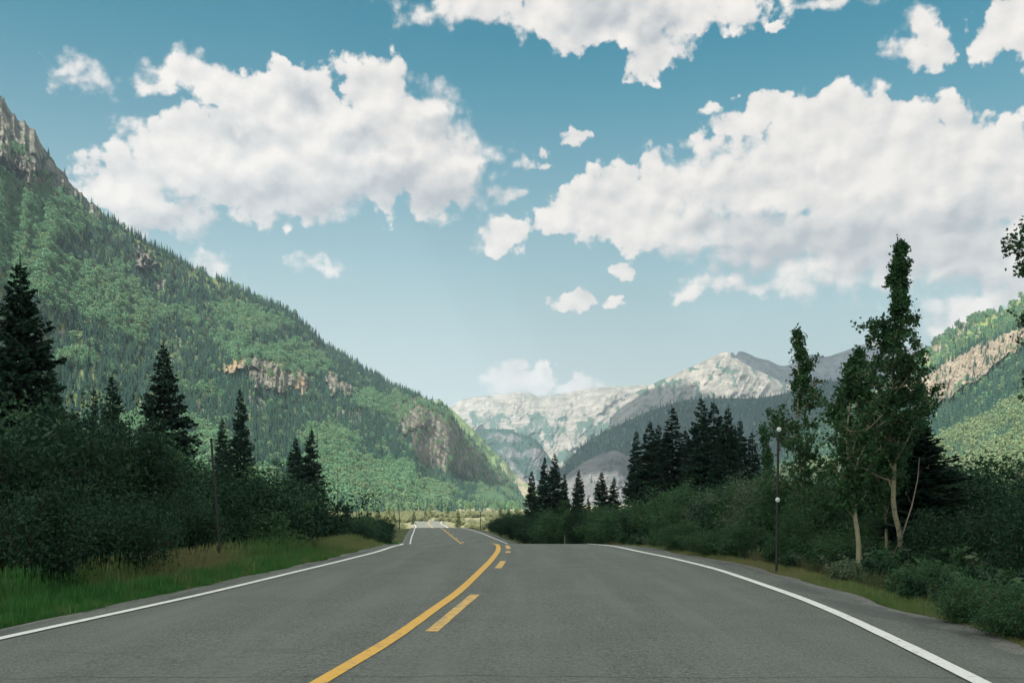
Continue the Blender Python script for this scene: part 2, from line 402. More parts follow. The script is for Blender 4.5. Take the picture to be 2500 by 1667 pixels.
def make_road():
    ys = rows(-60, 400)
    L, C, Rr = lx(ys), yx(ys), rx_(ys)
    ragL = .10*fbm(ys*.7, ys*0, o=4, seed=11)*2; ragR = .14*fbm(ys*.6, ys*0+4, o=4, seed=12)*2
    ex = [np.array(extra(f)) for f in (0, .47, 1.0)]
    yend = [np.concatenate([ys, e[:, 1]]) for e in ex]; xend = [np.concatenate([a, e[:, 0]]) for a, e in zip((L, C, Rr), ex)]
    ragL = np.concatenate([ragL, np.zeros(len(ex[0]))]); ragR = np.concatenate([ragR, np.zeros(len(ex[0]))])
    cols = []; lane = []; edge = []
    def add(x, y, drop, ln, ed):
        cols.append(np.stack([x, y, zroad(np.minimum(y, 1000))+drop], -1)); lane.append(np.full(len(x), ln)); edge.append(np.full(len(x), ed))
    # unit across vector from left to right line
    ax = xend[2]-xend[0]; ay = yend[2]-yend[0]; al = np.hypot(ax, ay); ax /= al; ay /= al
    for o_, dr, ed in ((LS+.10, -.40, 1.3), (LS, -.035, 1.0), (LS*.5, -.012, .5), (0.02, 0, .03)):
        r_ = ragL if o_ >= LS else 0
        add(xend[0]-ax*(o_+r_), yend[0]-ay*(o_+r_), dr, 0, ed)
    for f in (.17, .33, .5, .67, .83, 1.0): add(xend[0]*(1-f)+xend[1]*f, yend[0]*(1-f)+yend[1]*f, .012*f, f, 0)
    for f in (.17, .33, .5, .67, .83, .99): add(xend[1]*(1-f)+xend[2]*f, yend[1]*(1-f)+yend[2]*f, .012*(1-f), f, 0)
    for o_, dr, ed in ((.02, 0, .03), (RS*.5, -.012, .5), (RS, -.04, 1.0), (RS+.12, -.45, 1.3)):
        r_ = ragR if o_ >= RS else 0
        add(xend[2]+ax*(o_+r_), yend[2]+ay*(o_+r_), dr, 1, ed)
    G = np.stack(cols, 1)
    mb = MB(); mb.grid(G)
    o = mb.build('road', M_ASPH, smooth=True, attrs={'lane': np.stack(lane, 1), 'edge': np.stack(edge, 1)})
    tag(o, 'grey two lane asphalt road curving away over a crest', None, None, 'structure')
    return o
road = make_road()
def stripe(name, mat, xf, yf, wd, thick=.006, lift=.004, label=None):
    """a painted line: xf(y) centre, wd width"""
    y = yf; x = xf(y)
    dx = np.gradient(x, y); nrm = np.hypot(1, dx); nx, ny = 1/nrm, -dx/nrm
    wob = wd/2*(1+.09*fbm(y*3.1, y*0+wd*9, o=3, seed=2))
    z = zroad(y)+lift+.012
    A = np.stack([x-nx*wob, y-ny*wob, z], -1); B = np.stack([x+nx*wob, y+ny*wob, z], -1)
    mb = MB(); mb.grid(np.stack([A, B], 1)); o = mb.build(name, mat, road, smooth=True)
    if label: o['label'] = label
    return o
yy = rows(-20, 400)
stripe('edge_line', M_WHI, lambda y: lx(y), yy, .13, lift=.0, label='white line along the left edge of the road')
stripe('edge_line', M_WHI, lambda y: rx_(y), yy, .15, lift=.0, label='white line along the right edge of the road')
stripe('centre_line', M_YEL, lambda y: yx(y), yy, .14, lift=.006, label='solid yellow line down the middle')
for k, (a, b) in enumerate([(-1.5, 2.0), (10.6, 14.8), (20.6, 23.2), (27.0, 28.0), (29.6, 33.0), (92, 95), (104, 107), (116, 119), (128, 131), (140, 143)]):
    yk = np.arange(a, b+.01, .2)
    stripe('lane_dash', M_YEL2, lambda y: yx(y)+.30, yk, .14, lift=.004)

# ---------------------------------------------------------------- mountains
def loft(name, px0, px1, sil, Yr, base, Yb, nx, nt, disp, mat, back=.45, tpow=1.0, extra_attr=None, ymod=None, skyrough=0, jag=0):
    """A mountainside between its foot and its crest, then down again behind the crest.
    Returns object and a sampler dict. All relief is real: points are moved in depth and height."""
    px = np.linspace(px0, px1, nx)
    ps = smooth_interp([a for a, b in sil], [b for a, b in sil], px)
    if name == 'lm': ps = ps - sstep(280, 215, px)*(11*ridged(px*.045, px*0, o=5, seed=5, g=.6)-4)
    if jag: ps = ps + jag*fbm(px*.035, px*0, o=6, seed=len(sil)*7, g=.6)
    YR = smooth_interp([a for a, b in Yr], [b for a, b in Yr], px)
    YB = smooth_interp([a for a, b in Yb], [b for a, b in Yb], px)
    pb = smooth_interp([a for a, b in base], [b for a, b in base], px)
    zb = CZ+(HY-pb)/F*YB; zr = CZ+(HY-ps)/F*YR
    t = np.linspace(-.04, 1+back, nt)
    PX, Tt = np.meshgrid(px, t)
    tt = np.clip(Tt, None, 1.0)
    Y = YB+(YR-YB)*(np.sign(tt)*np.abs(tt)**tpow)
    PY = pb+(ps-pb)*tt
    if ymod is not None: Y = Y + ymod(PX, PY, tt, Y)
    X = (PX-CX)/F*Y; Z = CZ+(HY-PY)/F*Y
    over = np.clip(Tt-1, 0, None)
    slope = (zr-zb)/(YR-YB)
    # down the far side
    Y2 = Y+over*(YR-YB); Z2 = Z-over*(zr-zb)*1.25
    X2 = X+over*(YR-YB)*(PX-CX)/F
    X, Y, Z = X2, Y2, Z2
    n = disp(X, Y, Z, PX, PY, np.clip(Tt, 0, 1))
    fade = sstep(0, .06, Tt)*(1-sstep(.90, 1.0, Tt)*(1-sstep(1.0, 1.1, Tt))*.88)
    Dy = n*fade
    # push along the line of the slope's horizontal normal
    Y = Y+Dy
    X = X*(1+Dy/np.maximum(Y, 1)*1.0)
    Z = np.where(over > 0, Z, CZ+(Z-CZ)*(1+Dy/np.maximum(Y, 1)))
    G = np.stack([X, Y, Z], -1)
    return G, PX, PY, Tt
def normals(G):
    a = np.gradient(G, axis=1); b = np.gradient(G, axis=0); n = np.cross(a, b)
    ar = np.linalg.norm(n, axis=-1); n /= ar[..., None]+1e-9
    n = np.where(n[..., 2:3] < 0, -n, n)
    return n, ar
def ell(PX, PY, lst, soft=.5):
    m = np.zeros_like(PX)
    wx = PX+34*fbm(PX*.03, PY*.03, o=5, seed=31, g=.6); wy = PY+30*fbm(PX*.04, PY*.03, o=5, seed=32, g=.6)
    for (x, y, a, b) in lst:
        d = np.hypot((wx-x)/a, (wy-y)/b); m = np.maximum(m, 1-sstep(1-soft, 1+soft*.5, d))
    return m

def mountain_material(name, rock_a, rock_b, grass_a, grass_b, forest=(.02, .04, .022), scale=.02, strat=None):
    """attributes: rock (0 grass .. 1 rock), wood (forest cover painted as undergrowth), warm (iron staining)"""
    m, t = material(name)
    p = t.pos()
    r = t.attr('rock'); wd = t.attr('wood'); wm = t.attr('warm')
    st = t.noise(t.mul(p, (1, 1, .22)), scale*4, 8, .68)
    n2 = t.noise(p, scale*1.1, 7, .62); n3 = t.noise(p, scale*14, 5, .7)
    rc = t.mix(t.ss(st, .36, .66), rock_a, rock_b)
    if strat:
        wv_ = t.new('ShaderNodeTexWave', wave_type='BANDS', bands_direction='Z'); t.put(wv_.inputs['Vector'], t.vm('ADD', p, t.mul(t.noise(p, scale*.5, 5, .6, col=True), (0, 0, 120))))
        wv_.inputs['Scale'].default_value = strat; wv_.inputs['Distortion'].default_value = 3.0; wv_.inputs['Detail'].default_value = 4
        rc = t.mix(t.math('MULTIPLY', wv_.outputs[1], .2), rc, tuple(x*.55 for x in rock_a))
    rc = t.mix(t.math('MULTIPLY', wm, t.ss(n2, .3, .7)), rc, (.33, .225, .12))
    gc = t.mix(n3, grass_a, grass_b)
    gc = t.mix(t.math('MULTIPLY', t.ss(n2, .5, .62), .5), gc, tuple(x*.7 for x in rock_b))
    c = t.mix(t.ss(t.math('ADD', r, t.math('MULTIPLY', t.math('SUBTRACT', n3, .5), .5)), .38, .62), gc, rc)
    fo = t.mix(n3, forest, tuple(x*2.0 for x in forest))
    wf = t.ss(t.math('ADD', wd, t.math('ADD', t.math('MULTIPLY', t.math('SUBTRACT', n3, .5), .7), t.math('MULTIPLY', t.math('SUBTRACT', n2, .5), .4))), .42, .60)
    c = t.mix(wf, c, fo)
    principled(t, c, .95, .1, bump(t, t.math('ADD', st, t.math('MULTIPLY', n3, .4)), .8, .10/scale*.5))
    return m

def conifer_far(seed, H=14.0):
    rs = np.random.RandomState(seed); mb = MB()
    Rb = H*(.15+.05*rs.rand()); tiers = 11
    for k in range(tiers):
        z0 = H*(.06+.90*k/tiers); r = Rb*(1-k/tiers)**.85*(.8+.35*rs.rand())
        n = 7; a = np.sort(rs.rand(n)*6.283)
        for j in range(n):
            L = r*(.6+.6*rs.rand()); wdt = L*.42; c, s_ = math.cos(a[j]), math.sin(a[j])
            tip = [c*L, s_*L, z0-L*.32]; up = [0, 0, z0+H*.105]
            mb.tris([[up, [tip[0]*.72-s_*wdt, tip[1]*.72+c*wdt, z0-L*.26], tip], [up, tip, [tip[0]*.72+s_*wdt, tip[1]*.72-c*wdt, z0-L*.26]]])
    mb.tris([[[-.14*Rb, 0, H*.88], [.14*Rb, 0, H*.88], [0, 0, H*1.03]], [[0, -.14*Rb, H*.88], [0, .14*Rb, H*.88], [0, 0, H*1.03]]])
    return mb
def aspen_far(seed, H=11.0):
    rs = np.random.RandomState(seed); mb = MB()
    n = 270
    z = H*(.30+.70*rs.rand(n)**.85); prof = np.sin(np.clip((z/H-.24)/.80, 0, 1)*math.pi)**.6
    a = rs.rand(n)*6.283; r = H*.24*prof*np.sqrt(rs.rand(n))*(1+.35*np.sin(a*2+rs.rand()*6+z))
    c = np.stack([r*np.cos(a), r*np.sin(a), z], -1)
    s = H*.046*(.6+.7*rs.rand(n))[:, None]
    d1 = rs.randn(n, 3); d1 /= np.linalg.norm(d1, axis=1)[:, None]; d2 = np.cross(d1, rs.randn(n, 3)); d2 /= np.linalg.norm(d2, axis=1)[:, None]
    mb.quads(np.stack([c-d1*s, c-d2*s, c+d1*s, c+d2*s], 1))
    return mb
def proto_collection(name, items):
    c = bpy.data.collections.new(name)
    for i, me in enumerate(items):
        o = bpy.data.objects.new('%s_%02d' % (name, i), me); c.objects.link(o)
    return c
M_CON_F = leaf_mat('conifer_needles_far', (.012, .045, .037), (.028, .078, .058), .15, tint=(.050, .105, .070), island=True, rough=.7)
M_ASP_F = leaf_mat('aspen_leaves_far', (.100, .225, .130), (.175, .330, .180), .30, tint=(.20, .265, .14), island=True)
M_BARK_P = simple('pale_aspen_bark', (.42, .41, .30), .8, .2, .35, 9)
def far_meshes():
    cons = [conifer_far(100+i).mesh('conifer', M_CON_F) for i in range(6)]
    asps = []
    for i in range(6):
        mb = aspen_far(200+i); nq = sum(len(q) for q in mb.q)
        mb.tube([[0, 0, -1], [.15, 0, 5], [0, .1, 8.5]], [.20, .15, .05], 5)
        me = mb.mesh('aspen', [M_ASP_F, M_BARK_P])
        mi = np.zeros(len(me.polygons), np.int32); mi[nq:] = 1; me.polygons.foreach_set('material_index', mi)
        asps.append(me)
    return cons+asps
FAR = proto_collection('far_tree', far_meshes())
def gn_scatter(name, pts, rotz, scl, idx, tint, coll):
    me = bpy.data.meshes.new(name); me.vertices.add(len(pts)); me.vertices.foreach_set('co', np.asarray(pts, np.float32).ravel())
    def at(n, typ, v, key='value'):
        a = me.attributes.new(n, typ, 'POINT'); a.data.foreach_set(key, v)
    rot = np.zeros((len(pts), 3), np.float32)
    rot[:] = rotz if np.ndim(rotz) == 2 else np.stack([np.zeros(len(pts)), np.zeros(len(pts)), rotz], -1)
    at('rot', 'FLOAT_VECTOR', rot.ravel(), 'vector'); at('scl', 'FLOAT_VECTOR', np.asarray(scl, np.float32).ravel(), 'vector')
    at('idx', 'INT', np.asarray(idx, np.int32)); at('tint', 'FLOAT', np.asarray(tint, np.float32))
    o = bpy.data.objects.new(name, me); COL.objects.link(o)
    g = bpy.data.node_groups.new(name, 'GeometryNodeTree')
    g.interface.new_socket('Geometry', in_out='INPUT', socket_type='NodeSocketGeometry'); g.interface.new_socket('Geometry', in_out='OUTPUT', socket_type='NodeSocketGeometry')
    N = g.nodes; L = g.links
    gi, go = N.new('NodeGroupInput'), N.new('NodeGroupOutput')
    ci = N.new('GeometryNodeCollectionInfo'); ci.inputs['Collection'].default_value = coll; ci.inputs['Separate Children'].default_value = True; ci.inputs['Reset Children'].default_value = True
    io = N.new('GeometryNodeInstanceOnPoints'); io.inputs['Pick Instance'].default_value = True
    def na(n, typ):
        a = N.new('GeometryNodeInputNamedAttribute'); a.data_type = typ; a.inputs[0].default_value = n; return a.outputs[0]
    L.new(gi.outputs[0], io.inputs['Points']); L.new(ci.outputs[0], io.inputs['Instance'])
    L.new(na('idx', 'INT'), io.inputs['Instance Index']); L.new(na('scl', 'FLOAT_VECTOR'), io.inputs['Scale'])
    er = N.new('FunctionNodeEulerToRotation'); L.new(na('rot', 'FLOAT_VECTOR'), er.inputs[0]); L.new(er.outputs[0], io.inputs['Rotation'])
    L.new(io.outputs[0], go.inputs[0])
    md = o.modifiers.new('scatter', 'NODES'); md.node_group = g
    return o
def forest_on(name, G, dens, asp, tint, spacing, label, size=1.0, seed=1, tmax=None, Tt=None, smin=.55):
    rs = np.random.RandomState(seed)
    n, ar = normals(G)
    c00, c10, c01, c11 = G[:-1, :-1], G[1:, :-1], G[:-1, 1:], G[1:, 1:]
    area = ar[:-1, :-1]*np.clip(n[:-1, :-1, 2], .25, 1)
    ex = area*dens[:-1, :-1]/spacing**2
    if Tt is not None: ex = ex*(Tt[:-1, :-1] < tmax)*(Tt[:-1, :-1] > .01)
    cnt = rs.poisson(np.clip(ex, 0, 50))
    iy, ix = np.nonzero(cnt); rep = cnt[iy, ix]; iy = np.repeat(iy, rep); ix = np.repeat(ix, rep)
    u, v = rs.rand(len(iy), 1), rs.rand(len(iy), 1)
    p = (c00[iy, ix]*(1-u)*(1-v)+c01[iy, ix]*u*(1-v)+c10[iy, ix]*(1-u)*v+c11[iy, ix]*u*v)
    isasp = rs.rand(len(iy)) < asp[iy, ix]
    s = (smin+.75*rs.rand(len(iy))**1.3)*size
    s = np.where(isasp, s*.90+.25*size, s)
    scl = np.stack([s*(.9+.4*rs.rand(len(s)))*np.where(isasp, 1.15, 1), s*(.9+.4*rs.rand(len(s)))*np.where(isasp, 1.15, 1), s], -1)
    idx = rs.randint(0, 6, len(s))+6*isasp
    tn = np.clip(tint[iy, ix]+.30*rs.randn(len(s)), 0, 1)
    p[:, 2] -= .5
    o = gn_scatter(name, p, rs.rand(len(s))*6.28, scl, idx, tn, FAR)
    tag(o, label, 'forest', None, 'stuff')
    print(name, len(s), 'trees')
    return o

# ----- left mountain
def left_mountain():
    sil = [(-700,-330),(-300,-60),(-60,150),(0,215),(40,268),(75,292),(100,335),(150,402),(165,420),(200,455),(250,497),(330,553),(400,590),(450,617),(540,658),(600,688),(660,712),(700,745),(760,800),(800,822),(860,860),(900,885),(950,903),(1000,925),(1030,938),(1048,968),(1065,988),(1085,1010),(1109,1037),(1128,1068),(1165,1092),(1188,1126),(1202,1152),(1215,1172)]
    Yr = [(-700,900),(0,1250),(300,1400),(600,1600),(900,1850),(1030,1950),(1060,2010),(1150,2300),(1215,2450)]
    base = [(-700,1215),(0,1200),(500,1186),(850,1176),(1215,1169)]
    Yb = [(-700,260),(0,420),(400,560),(700,750),(900,900),(1030,1080),(1100,1420),(1215,2100)]
    cliffs = [(1000,1015,58,72),(945,965,42,26),(628,872,66,26),(690,882,30,34),(565,838,52,15),(600,850,30,14),(775,880,24,22),(760,895,20,12),(322,592,10,28),(341,600,7,24)]
    dark = [(1110,1050,75,60),(1060,1000,30,40),(1160,1090,35,35)]
    crag = lambda PX, PY: sstep(30, -30, PY-(404+.40*PX)+22*fbm(PX*.02, PY*.02, o=4, seed=8))*sstep(260, 200, PX)
    def ymod(PX, PY, t, Y):
        d = -34*ell(PX, PY, cliffs[1:], .5)
        YRi = smooth_interp([a for a, b in Yr], [b for a, b in Yr], PX); YBi = smooth_interp([a for a, b in Yb], [b for a, b in Yb], PX)
        # the spur: a wooded talus apron, then a near vertical wall up to the crest
        foot = smooth_interp([940, 1000, 1060, 1130, 1190, 1215], [1040, 1082, 1098, 1118, 1140, 1165], PX)
        ps_ = smooth_interp([a for a, b in sil], [b for a, b in sil], PX); pb_ = smooth_interp([a for a, b in base], [b for a, b in base], PX)
        tc = np.clip((pb_-foot)/(pb_-ps_), .05, .9)
        g2 = np.where(t < tc, .80*t/tc, .80+.20*(np.clip((t-tc)/(1-tc), 0, 1))**1.5)
        w_ = sstep(935, 1000, PX)*(.55+.45*sstep(1025, 1060, PX))
        return d + w_*(g2-np.clip(t, 0, 1)**1.12)*(YRi-YBi)
    def disp(X, Y, Z, PX, PY, t):
        # gullies run down the fall line; the finer grain is rock
        k = crag(PX, PY); cl = np.maximum(ell(PX, PY, cliffs+dark, .4), k)
        g = ridged(PX*.0085+.0012*PY, PY*.0016, o=4, seed=41)*55
        g += ridged(X*.011, Z*.004, Y*.004, o=5, seed=42)*18*(.5+k)
        g += fbm(X*.03, Z*.03, Y*.03, o=5, seed=43)*9
        st = ridged(PX*.085+.01*PY, PY*.012, o=5, seed=44, g=.6)*24+ridged(PX*.2, PY*.05, o=3, seed=45)*9
        g += k*(ridged(X*.028, Z*.012, Y*.02, o=6, seed=47, g=.62)*30+ridged((X+Z*.4)*.09, Z*.03, o=4, seed=48)*9)
        return -g*(.35+.65*t) - cl*st*.6
    G, PX, PY, Tt = loft('lm', -700, 1215, sil, Yr, base, Yb, 900, 560, disp, None, .35, 1.12, ymod=ymod, jag=5)
    cl = ell(PX, PY, cliffs, .35); dk = ell(PX, PY, dark, .5); k = crag(PX, PY)
    outc = ell(PX, PY, [(210,500,22,18),(325,595,24,32),(368,657,20,16),(890,952,7,17),(930,925,34,16),(1150,1100,25,20),(280,540,14,12)], .6)
    rock = np.clip(np.maximum.reduce([cl, dk*.85, k, outc]) + .25*fbm(PX*.05, PY*.05, o=4, seed=51)*0, 0, 1)
    # thin rock outcrops scattered by noise
    oc = sstep(.36, .50, fbm(PX*.022+3, PY*.030, o=5, seed=52))*.8*sstep(1080, 1000, PY)
    rock = np.maximum(rock, oc)
    warm = np.clip(ell(PX, PY, [(548,835,26,12),(890,952,10,20),(690,885,20,24)], .5)+.08*cl, 0, 1)
    mead = np.maximum(ell(PX, PY, [(480,640,60,10),(430,607,22,8),(975,922,45,9),(215,930,55,12),(540,690,40,7)], .6), sstep(1168, 1176, PY)*.5)
    rock = rock*(1-mead)
    mb = MB(); mb.grid(G)
    m = mountain_material('mountainside', (.045, .052, .048), (.185, .176, .145), (.07, .105, .04), (.15, .18, .07), (.022, .04, .022), .02)  # rock colour lowered to carry the shade of the crag's turned-away faces
    wood = np.clip(k*.75*sstep(-.05, .3, fbm(PX*.035, PY*.05, o=5, seed=72))+dk*.55*sstep(0, .4, fbm(PX*.04, PY*.04, o=4, seed=71)+.25)+(1-rock)*.42, 0, 1)*(1-mead)
    o = mb.build('mountain', m, smooth=True, attrs={'rock': rock, 'wood': wood, 'warm': warm})
    tag(o, 'steep forested mountainside with grey crags filling the left of the view', None, None, 'structure')
    # what grows where: aspen in pale swathes, conifers in dark streaks that follow the ridge
    u = (PX+PY*1.25)*.004; v = (PY-PX*.66)*.011
    sw = fbm(u*.65, v*.85, o=5, seed=61)
    asp = .52+1.9*sw
    asp -= .9*ell(PX, PY, [(250,560,150,28),(420,690,140,32),(560,760,130,30),(330,850,150,50),(420,930,60,40),(600,960,140,60),(880,1010,60,60),(620,700,120,16),(720,780,100,14),(800,830,80,12),(460,780,120,60),(600,800,60,30),(760,930,60,35),(860,1050,80,30),(1010,1090,60,14)], .7)
    asp += .9*ell(PX, PY, [(80,520,130,60),(220,680,150,60),(230,840,110,30),(330,1000,140,35),(700,840,120,40),(850,920,110,28),(560,700,90,20),(620,745,100,22),(470,1070,120,60),(800,1080,120,30),(560,1120,120,35),(930,1130,120,25),(760,1010,70,22)], .7)
    ridge = sstep(.90, .99, Tt)
    asp = np.clip(sstep(.28, .72, asp)-1.5*ridge, .03, .97)
    dens = (1-np.clip(np.maximum.reduce([sstep(.15, .6, cl)*.96, sstep(.2, .7, k)*(.94+.06*sstep(-.1, .2, fbm(PX*.05, PY*.05, o=4, seed=56))), outc*.9, oc*.8, dk*.8]), 0, 1))*(1-mead*.93)
    tint = np.clip(.25+.9*fbm(PX*.012, PY*.016, o=4, seed=66)+.25*sstep(1000, 1150, PY)+.2*sstep(600,1000,PX), 0, 1)*.38
    forest_on('forest', G, dens, asp, tint, 4.3, 'pale aspen and dark conifer forest clothing the left mountainside', size=.78, seed=5, Tt=Tt, tmax=1.03)
left_mountain()

# ----- green shoulder just beyond the spur
def shoulder():
    sil = [(1000,915),(1033,936),(1072,972),(1100,1000),(1130,1032),(1151,1052),(1163,1062),(1177,1082),(1200,1102),(1226,1120),(1262,1148),(1290,1168)]
    Yr = [(1000,3000),(1290,2800)]; base = [(1000,1168),(1290,1167)]; Yb = [(1000,2480),(1290,2480)]
    def disp(X, Y, Z, PX, PY, t): return -ridged(PX*.05, PY*.02, o=5, seed=91)*22
    G, PX, PY, Tt = loft('sh', 1000, 1290, sil, Yr, base, Yb, 200, 140, disp, None, .35)
    rock = ell(PX, PY, [(1190,1105,26,14),(1205,1130,20,12),(1165,1080,10,10)], .5)
    mb = MB(); mb.grid(G)
    m = mountain_material('grassy_shoulder', (.16, .15, .125), (.34, .30, .23), (.07, .13, .05), (.14, .19, .08), (.03, .05, .025), .02)
    o = mb.build('mountain', m, smooth=True, attrs={'rock': rock, 'wood': 0*rock, 'warm': rock*.3})
    tag(o, 'small sunlit grassy shoulder behind the dark cliff spur', None, None, 'structure')
    dens = (1-rock)*sstep(-.25, .3, fbm(PX*.05, PY*.05, o=3, seed=92))*.9
    forest_on('forest', G, dens, np.full_like(PX, .5), np.full_like(PX, .5), 11, 'scattered small trees on the grassy shoulder beyond the spur', seed=6, Tt=Tt, tmax=1.02)
shoulder()

# ----- right hill
def right_hill():
    sil = [(1690,1168),(1740,1125),(1800,1050),(1880,965),(1960,925),(2050,872),(2100,828),(2143,790),(2191,755),(2240,730),(2294,717),(2352,682),(2500,600),(2800,420),(3100,300)]
    Yr = [(1690,1500),(2000,1750),(2300,1600),(2600,1300),(3100,1000)]
    base = [(1690,1170),(2100,1172),(2400,1180),(3100,1200)]
    Yb = [(1690,1200),(1900,950),(2100,720),(2352,520),(3100,300)]
    upx = [1690, 2060, 2110, 2140, 2200, 2250, 2300, 2352, 2500, 3100]
    up = [1010, 880, 872, 850, 815, 790, 770, 750, 660, 320]
    lo = [1010, 905, 915, 935, 900, 868, 832, 795, 700, 360]
    def band(PX, PY):
        a = smooth_interp(upx, up, PX)+8*fbm(PX*.05, PX*0, o=4, seed=21); b = smooth_interp(upx, lo, PX)+12*fbm(PX*.06, PX*0+9, o=4, seed=22)
        return sstep(-4, 6, PY-a)*sstep(-4, 6, b-PY)
    def ymod(PX, PY, t, Y):
        a = smooth_interp(upx, up, PX); b = smooth_interp(upx, lo, PX)
        return 70*sstep(0, 1, (b-PY)/np.maximum(b-a, 1)*-1+0)*0 - 45*band(PX, PY)
    def disp(X, Y, Z, PX, PY, t):
        bd = band(PX, PY)
        g = ridged(PX*.010+PY*.004, PY*.002, o=4, seed=23)*34+fbm(X*.03, Z*.03, Y*.03, o=5, seed=24)*8
        return -g*(.4+.6*t)-bd*(ridged(PX*.13+PY*.03, PY*.012, o=5, seed=25, g=.6)*34)
    G, PX, PY, Tt = loft('rh', 1690, 3100, sil, Yr, base, Yb, 640, 420, disp, None, .35, 1.1, ymod=ymod, jag=3)
    bd = band(PX, PY)
    scree = ell(PX, PY, [(2210,760,60,14),(2160,790,30,12),(2010,960,30,10),(1930,985,30,14)], .6)
    rock = np.clip(bd+scree*.7+.7*sstep(.30, .45, fbm(PX*.03, PY*.04, o=4, seed=27))*sstep(900, 800, PY), 0, 1)
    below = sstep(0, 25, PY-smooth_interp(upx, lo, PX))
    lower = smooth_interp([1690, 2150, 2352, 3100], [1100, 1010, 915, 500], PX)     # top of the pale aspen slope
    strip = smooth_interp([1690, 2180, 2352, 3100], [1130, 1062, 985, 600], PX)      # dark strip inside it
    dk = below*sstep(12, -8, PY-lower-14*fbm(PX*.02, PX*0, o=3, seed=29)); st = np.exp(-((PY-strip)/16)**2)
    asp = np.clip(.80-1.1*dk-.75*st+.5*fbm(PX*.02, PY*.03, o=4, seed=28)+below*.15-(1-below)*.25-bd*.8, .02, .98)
    mead = (1-below)*(1-bd)*sstep(-.15, .2, fbm((PX+PY*1.3)*.008, (PY+PX*.6)*.018, o=4, seed=30))
    dens = (1-np.clip(bd*.95+scree*.8, 0, 1))*(1-mead*.92)
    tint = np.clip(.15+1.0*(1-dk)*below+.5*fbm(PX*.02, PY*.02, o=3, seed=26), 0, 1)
    mb = MB(); mb.grid(G)
    m = mountain_material('hillside', (.100, .090, .074), (.275, .240, .19), (.10, .15, .05), (.20, .23, .09), (.022, .04, .022), .022)
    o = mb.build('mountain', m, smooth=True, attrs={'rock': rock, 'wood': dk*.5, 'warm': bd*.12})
    tag(o, 'green hillside with a tan rock band at the right of the view', None, None, 'structure')
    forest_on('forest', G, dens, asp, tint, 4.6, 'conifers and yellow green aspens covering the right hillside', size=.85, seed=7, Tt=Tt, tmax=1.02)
right_hill()

# ----- far ranges
def far_range(name, px0, px1, sil, Yr, base, Yb, mat, label, seed, nx=420, nt=260, amp=160, rockf=None, woodf=None, jag=3, fr=.010, forest=None, fsp=16, fine=.45):
    def disp(X, Y, Z, PX, PY, t):
        wx = PX+26*fbm(PX*.012, PY*.014, o=4, seed=seed+7); wy = PY+20*fbm(PX*.014+5, PY*.016, o=4, seed=seed+8)
        g = ridged(wx*fr+.006*wy, wy*fr*.55, o=5, seed=seed, g=.5)*amp*.8
        g += fbm(wx*fr*3, wy*fr*4, o=6, seed=seed+3, g=.6)*amp*.5*fine
        return -g*(.3+.7*np.sin(np.clip(t, 0, 1)*2.2))
    G, PX, PY, Tt = loft(name, px0, px1, sil, Yr, base, Yb, nx, nt, disp, None, .4, 1.0, jag=jag)
    rock = np.ones_like(PX) if rockf is None else np.clip(rockf(PX, PY, Tt), 0, 1)
    wood = np.zeros_like(PX) if woodf is None else np.clip(woodf(PX, PY, Tt), 0, 1)
    mb = MB(); mb.grid(G)
    o = mb.build('mountain', mat, smooth=True, attrs={'rock': rock, 'wood': wood, 'warm': 0*rock})
    tag(o, label, None, None, 'structure')
    if forest:
        forest_on('forest', G, forest[0](PX, PY, Tt), np.full_like(PX, .06), np.zeros_like(PX), fsp, forest[1], seed=seed, Tt=Tt, tmax=1.02, size=1.15)
M_PALE = mountain_material('pale_scree', (.125, .122, .110), (.262, .243, .215), (.115, .12, .085), (.18, .175, .135), (.030, .052, .040), .0045, strat=.012)
M_GREY = mountain_material('shaded_grey_rock', (.075, .082, .088), (.170, .165, .165), (.08, .09, .06), (.12, .125, .08), (.014, .034, .028), .0045, strat=.012)  # grey rock, its colour lowered further to stand in for cloud shadow
def wn(PX, PY, s, sd, th, w=.12): return sstep(th-w, th+w, fbm(PX*s, PY*s, o=6, seed=sd, g=.6))
far_range('fr', 960, 1560, [(960,985),(1000,955),(1040,930),(1060,917),(1100,909),(1160,905),(1190,900),(1250,909),(1300,903),(1340,893),(1400,888),(1460,886),(1560,885)],
    [(960,6600),(1560,6400)], [(960,1166),(1560,1166)], [(960,4600),(1560,4600)], M_PALE, 'pale rocky mountain range at the head of the valley', 301, amp=210,
    rockf=lambda X, Y, t: .90-.1*sstep(.86, 1, t)+.6*fbm(X*.03, Y*.03, o=4, seed=3),
    woodf=lambda X, Y, t: .8*wn(X, Y, .045, 304, .06, .06)*(.30+.70*sstep(915, 985, Y))+.55*ell(X, Y, [(1100,965,50,18),(1290,990,40,20),(1240,975,60,18),(1380,985,60,30)], .7))
far_range('pk', 1400, 1960, [(1400,950),(1450,908),(1500,880),(1560,855),(1610,832),(1645,816),(1665,807),(1690,822),(1730,845),(1780,868),(1830,892),(1880,915),(1960,960)],
    [(1400,5200),(1665,4900),(1960,5200)], [(1400,1165),(1960,1165)], [(1400,3900),(1960,3900)], M_PALE, 'pale pointed peak right of the valley head', 311, amp=120, fr=.011, jag=1.2,
    rockf=lambda X, Y, t: .98+0*X,
    woodf=lambda X, Y, t: .75*ell(X, Y, [(1520,880,60,10),(1465,905,30,12),(1590,848,30,7),(1600,905,10,25),(1545,900,8,22),(1780,925,30,14),(1730,905,14,8)], .6)+.6*wn(X, Y, .06, 314, .24, .06))
